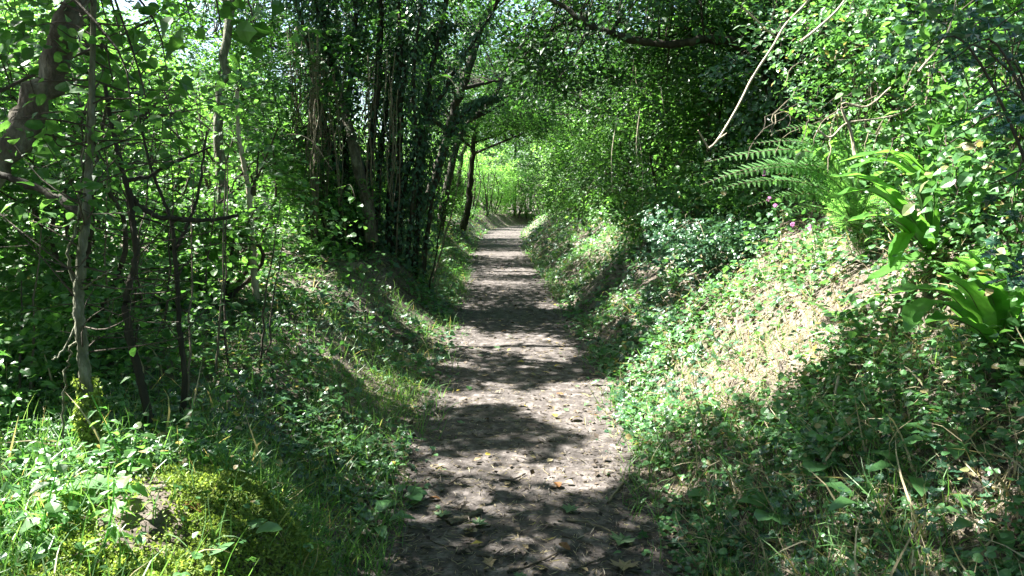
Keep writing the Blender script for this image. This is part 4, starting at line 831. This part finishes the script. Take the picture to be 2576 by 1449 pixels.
for k, (px, py, tx, ty, lb) in enumerate([(1960, 600, 1922, 437, 'pink campion flower in front of the large fern'), (1965, 620, 1938, 497, 'pink campion flower just under the large fern'), (1975, 640, 1945, 518, 'pink campion flower lowest of the three below the fern'), (2050, 660, 2030, 572, 'pink campion flower beside the upper strap fern tips'), (2080, 680, 1995, 565, 'faded pink campion flower among the nettles')]):
    b = ground(px, py); D = (b - CAM) @ FWD - .12; top = P(tx, ty, D); t = thing('campion', lb, 'flower', b, 'pink campion on the right bank')
    build('stem', tparts(tube([b, (b + top) / 2 + rg.normal(0, .03, 3), top], .003, .0015, 4, 5)), M_FERN, t, b)
    for q in range(2):
        n = 5; a = np.arange(n) / n * TAU + q; ax = unit(np.array([[-.3, -.8, .5]]) + rg.normal(0, .3, (1, 3))); e = unit(np.cross(ax, UP)); g = np.cross(ax, e); d = np.cos(a)[:, None] * e + np.sin(a)[:, None] * g
        build('blossom', [(*scatter((T_ROUND[0] * [1.2, 1, 1], T_ROUND[1]), np.repeat(top[None] + rg.normal(0, .012, (1, 3)), n, 0), np.repeat(ax, n, 0), d, .016), 0)], M_PETAL, t, b)
def rosette(name, label, b, n, L, rg, mat, tmpl=T_DOCK, group=None, up=.5):
    t = thing(name, label, 'plant', b, group)
    for i in range(n):
        a = i / n * TAU + rg.uniform(-.3, .3); d = np.array([[math.cos(a), math.sin(a), up + rg.normal(0, .12)]]); p = b[None] + d * .03
        nrm = UP[None] - d * .35; l = L * rg.uniform(.7, 1.1); v, f = tmpl; v = v.copy(); v[:, 2] -= .28 * v[:, 1] ** 2; vv, ff = scatter((v, f), p + unit(d) * l * .35, nrm, d, l)
        st = tube([b, b + d[0] * .02 + unit(d)[0] * l * .36], .003, .002, 4, 3); build('leaf', [(vv, ff, 0)] + tparts(st, 0), mat, t, b, True)
DK = [(2400, 1130, 8, .17, 'broad dock rosette at the far right under the ivy'), (2130, 1040, 6, .12, 'dark dock tuft below the dry pale stalk'), (1960, 1300, 7, .10, 'round-leaved rosette low in the right foreground'), (2200, 1290, 5, .14, 'dock with one sunlit leaf in the right foreground'),
      (1800, 1270, 6, .09, 'small rosette by the right path edge'), (2480, 1330, 7, .11, 'bright rosette in the bottom right corner'), (2300, 1200, 6, .13, 'dock halfway down the shaded right slope'), (2080, 1180, 6, .10, 'rosette beside the small sunlit scrap of bank'),
      (940, 1330, 6, .12, 'long-leaved rosette at the left path edge'), (1010, 1260, 6, .10, 'flat rosette spreading onto the left path edge'), (600, 1370, 4, .08, 'lobed-leaf plant on the mossy hummock'), (840, 1010, 5, .09, 'single-leaf dock on the shaded left bank'),
      (720, 1130, 6, .09, 'rosette above the hollow in the left bank'), (70, 1290, 7, .20, 'broad-leaved dock in the bottom left corner'), (20, 1190, 5, .22, 'large backlit dock at the left edge')]
rg = np.random.default_rng(97)
for px, py, n, L, lb in DK: rosette('dock_plant', lb, ground(px, py), n, L, rg, M_HERB, T_DOCK if L > .1 else T_ROUND, 'broad-leaved plants beside the path')
TP = [(300, 1290), (150, 1330), (90, 1400), (250, 1400), (60, 1240), (330, 1200), (560, 1060), (650, 1000), (480, 1130), (700, 900), (620, 860), (760, 840)]
for i, (px, py) in enumerate(TP): plant('wood_plant', 'leafy upright herb of the left bank, paired narrow leaves', 'plant', ground(px, py), rg.uniform(.16, .34), 12, .075, T_LANCE if i % 2 else T_OVAL, M_WOOD if i % 3 else M_BRIGHT, rg, (rg.normal(0, .05), rg.normal(0, .05)), 'upright herbs of the left bank')
b = ground(2098, 1045); o = build('dry_stalk', tparts(tube([b - UP * .02, P(2100, 1000, (b - CAM) @ FWD), P(2110, 945, (b - CAM) @ FWD)], .008, .006, 6, 4)), M_DEAD, None, b); tag(o, 'pale dry stalk standing at the shadow edge on the right bank', 'stalk')

# ------------------------------------------------------------------ on the path: leaves, twigs, bark
def fallen(name, px, py, size, tmpl, mat, label, rg, group=None, curl=.25):
    g = ground(px, py); v, f = tmpl; v = v.copy(); v -= [0, .5, 0]; v[:, 2] += curl * (v[:, 0] ** 2 * rg.uniform(-.5, 1.6) + v[:, 1] ** 2 * rg.uniform(-.5, 1.2))
    n = slope_n(np.array([g[0]]), np.array([g[1]])) + rg.normal(0, .18, (1, 3)); vv, ff = scatter((v, f), g[None], n, rnd(rg, 1), size)
    vv[:, 2] += .016 - min(0, float((vv[:, 2] - hgt(vv[:, 0], vv[:, 1])).min()))
    tag(build(name, [(vv, ff, 0)], mat, None, g), label, 'leaf', group)
rg = np.random.default_rng(98)
for px, py, s, tm, mt, lb in [(1208, 1328, .075, T_MAPLE, M_FALLG, 'green ragged leaf lying right of the bark piece'), (1112, 1304, .07, T_MAPLE, M_FALLG, 'green lobed leaf lying left of the bark piece'), (1432, 1292, .07, T_MAPLE, M_FALLG, 'blue-green lobed leaf on the dark earth'), (1564, 1372, .10, T_MAPLE, M_FALLG, 'large green leaf at the right path edge'),
                               (1395, 1052, .06, T_OVAL, M_FALLY, 'yellow leaf on the sunlit middle of the path'), (1310, 915, .07, T_OVAL, M_FALLY, 'yellow leaf on the shaded stretch beyond the sun patch'), (1445, 1060, .08, T_OVAL, M_FALLT, 'straw-coloured leaf at the right of the sunlit path'), (1185, 1345, .06, T_MAPLE, M_FALLT, 'grey-tan star leaf near the bottom of the path'),
                               (1570, 1440, .10, T_MAPLE, M_FALLT, 'large crumpled leaf at the bottom right of the path'), (1420, 1390, .06, T_OVAL, M_FALLB, 'dark brown curled leaf near the bottom of the path'), (765, 1300, .07, T_OVAL, M_FALLB, 'rust-brown leaf lying on the mossy hummock'), (1730, 680, .10, T_OVAL, M_FALLY, 'yellow leaf on the far right bank'), (1200, 1376, .06, T_QUAD, M_FALLY, 'small square yellowed leaf at the bottom of the path'), (1700, 640, .08, T_OVAL, M_FALLT, 'tan leaf on the bare right bank')]:
    if lb.startswith('rust'): px, py = 490, 1292
    fallen('fallen_leaf', px, py, s, tm, mt, lb, rg)
for k in range(90):
    y = rg.uniform(2.5, 9) if k < 75 else rg.uniform(9, 15); x = xc(y) + rg.uniform(-1.05, 1.15) * hw(y); qx, qy, _ = project(np.array([[x, y, gz(x, y)]])); j = k % 5
    fallen('fallen_leaf', qx[0], qy[0], rg.uniform(.03, .065), [T_OVAL, T_MAPLE, T_QUAD, T_IVY, T_OVAL][j], [M_FALLT, M_FALLG, M_FALLT, M_FALLT, M_FALLB if k % 2 else M_FALLY][j], ['small curled tan leaf lying on the path', 'small green lobed leaf lying on the path', 'small curled tan leaf lying on the path', 'small curled tan leaf lying on the path', 'small brown leaf lying on the path' if k % 2 else 'small yellow leaf lying on the path'][j], rg,
           ['tan leaves on the path', 'green leaves on the path', 'tan leaves on the path', 'tan leaves on the path', 'brown leaves on the path' if k % 2 else 'yellow leaves on the path'][j])
def lie(pp, r):
    g = [ground(*q) for q in pp]; return [a + UP * (r + .008) for a in g]
for lb, pp, r in [('brown twig lying across the right path edge', [(1529, 1273), (1556, 1236), (1594, 1196)], .008), ('long curved twig across the bottom of the path', [(1198, 1404), (1250, 1410), (1311, 1396)], .005), ('long dark twig at the very bottom of the path', [(1276, 1447), (1340, 1428), (1402, 1398)], .006),
                  ('long pale twig right of the path centre', [(1426, 1315), (1490, 1325), (1551, 1351)], .007), ('straight thin twig near the big green leaf', [(1414, 1354), (1491, 1378)], .004), ('twig at the bottom right of the path', [(1440, 1443), (1491, 1422), (1530, 1405)], .005), ('small twig on the left of the path', [(1131, 1223), (1150, 1210), (1172, 1202)], .005),
                  ('bent dark twig on the middle of the path', [(1256, 1213), (1290, 1214), (1321, 1198)], .007), ('forked twig beside the bark piece', [(1085, 1240), (1110, 1262), (1122, 1276), (1145, 1262)], .004), ('short thick twig at the bottom centre of the path', [(1148, 1400), (1170, 1394), (1180, 1380)], .007)]:
    g = lie(pp, r); tag(build('twig', tparts(tube(g, r, r * .6, 6, 5, rg=rg, lump=.12, wob=.002)), M_VINE if 'pale' in lb or 'brown' in lb else M_TWIG, None, g[0]), lb, 'twig')
for k in range(60):
    y = rg.uniform(2.6, 10); x = xc(y) + rg.uniform(-1.1, 1.2) * hw(y); a = rg.uniform(0, TAU); L = rg.uniform(.05, .16); q = np.array([[x, y], [x + L * .5 * math.cos(a + .2), y + L * .5 * math.sin(a + .2)], [x + L * math.cos(a), y + L * math.sin(a)]])
    g = np.stack([q[:, 0], q[:, 1], hgt(q[:, 0], q[:, 1]) + .011], 1); tag(build('twig', tparts(tube(g, .003, .0018, 5, 4)), M_VINE if k % 2 else M_TWIG, None, g[0]), 'short thin twig fallen on the path', 'twig', 'small twigs on the path')
g = lie([(1127, 1322), (1165, 1312), (1210, 1290)], .006); v, f, cp = tube(g, .028, .016, 10, 8, rg=rg, lump=.18); ctr = np.mean(g, 0); v[:, 2] = ctr[2] + (v[:, 2] - ctr[2]) * .42 + .002
tag(build('bark_piece', [(v, f, 0), (v, cp, 0)], M_ROT, None, g[0], True), 'grey-brown slab of rotten bark lying on the path', 'bark')
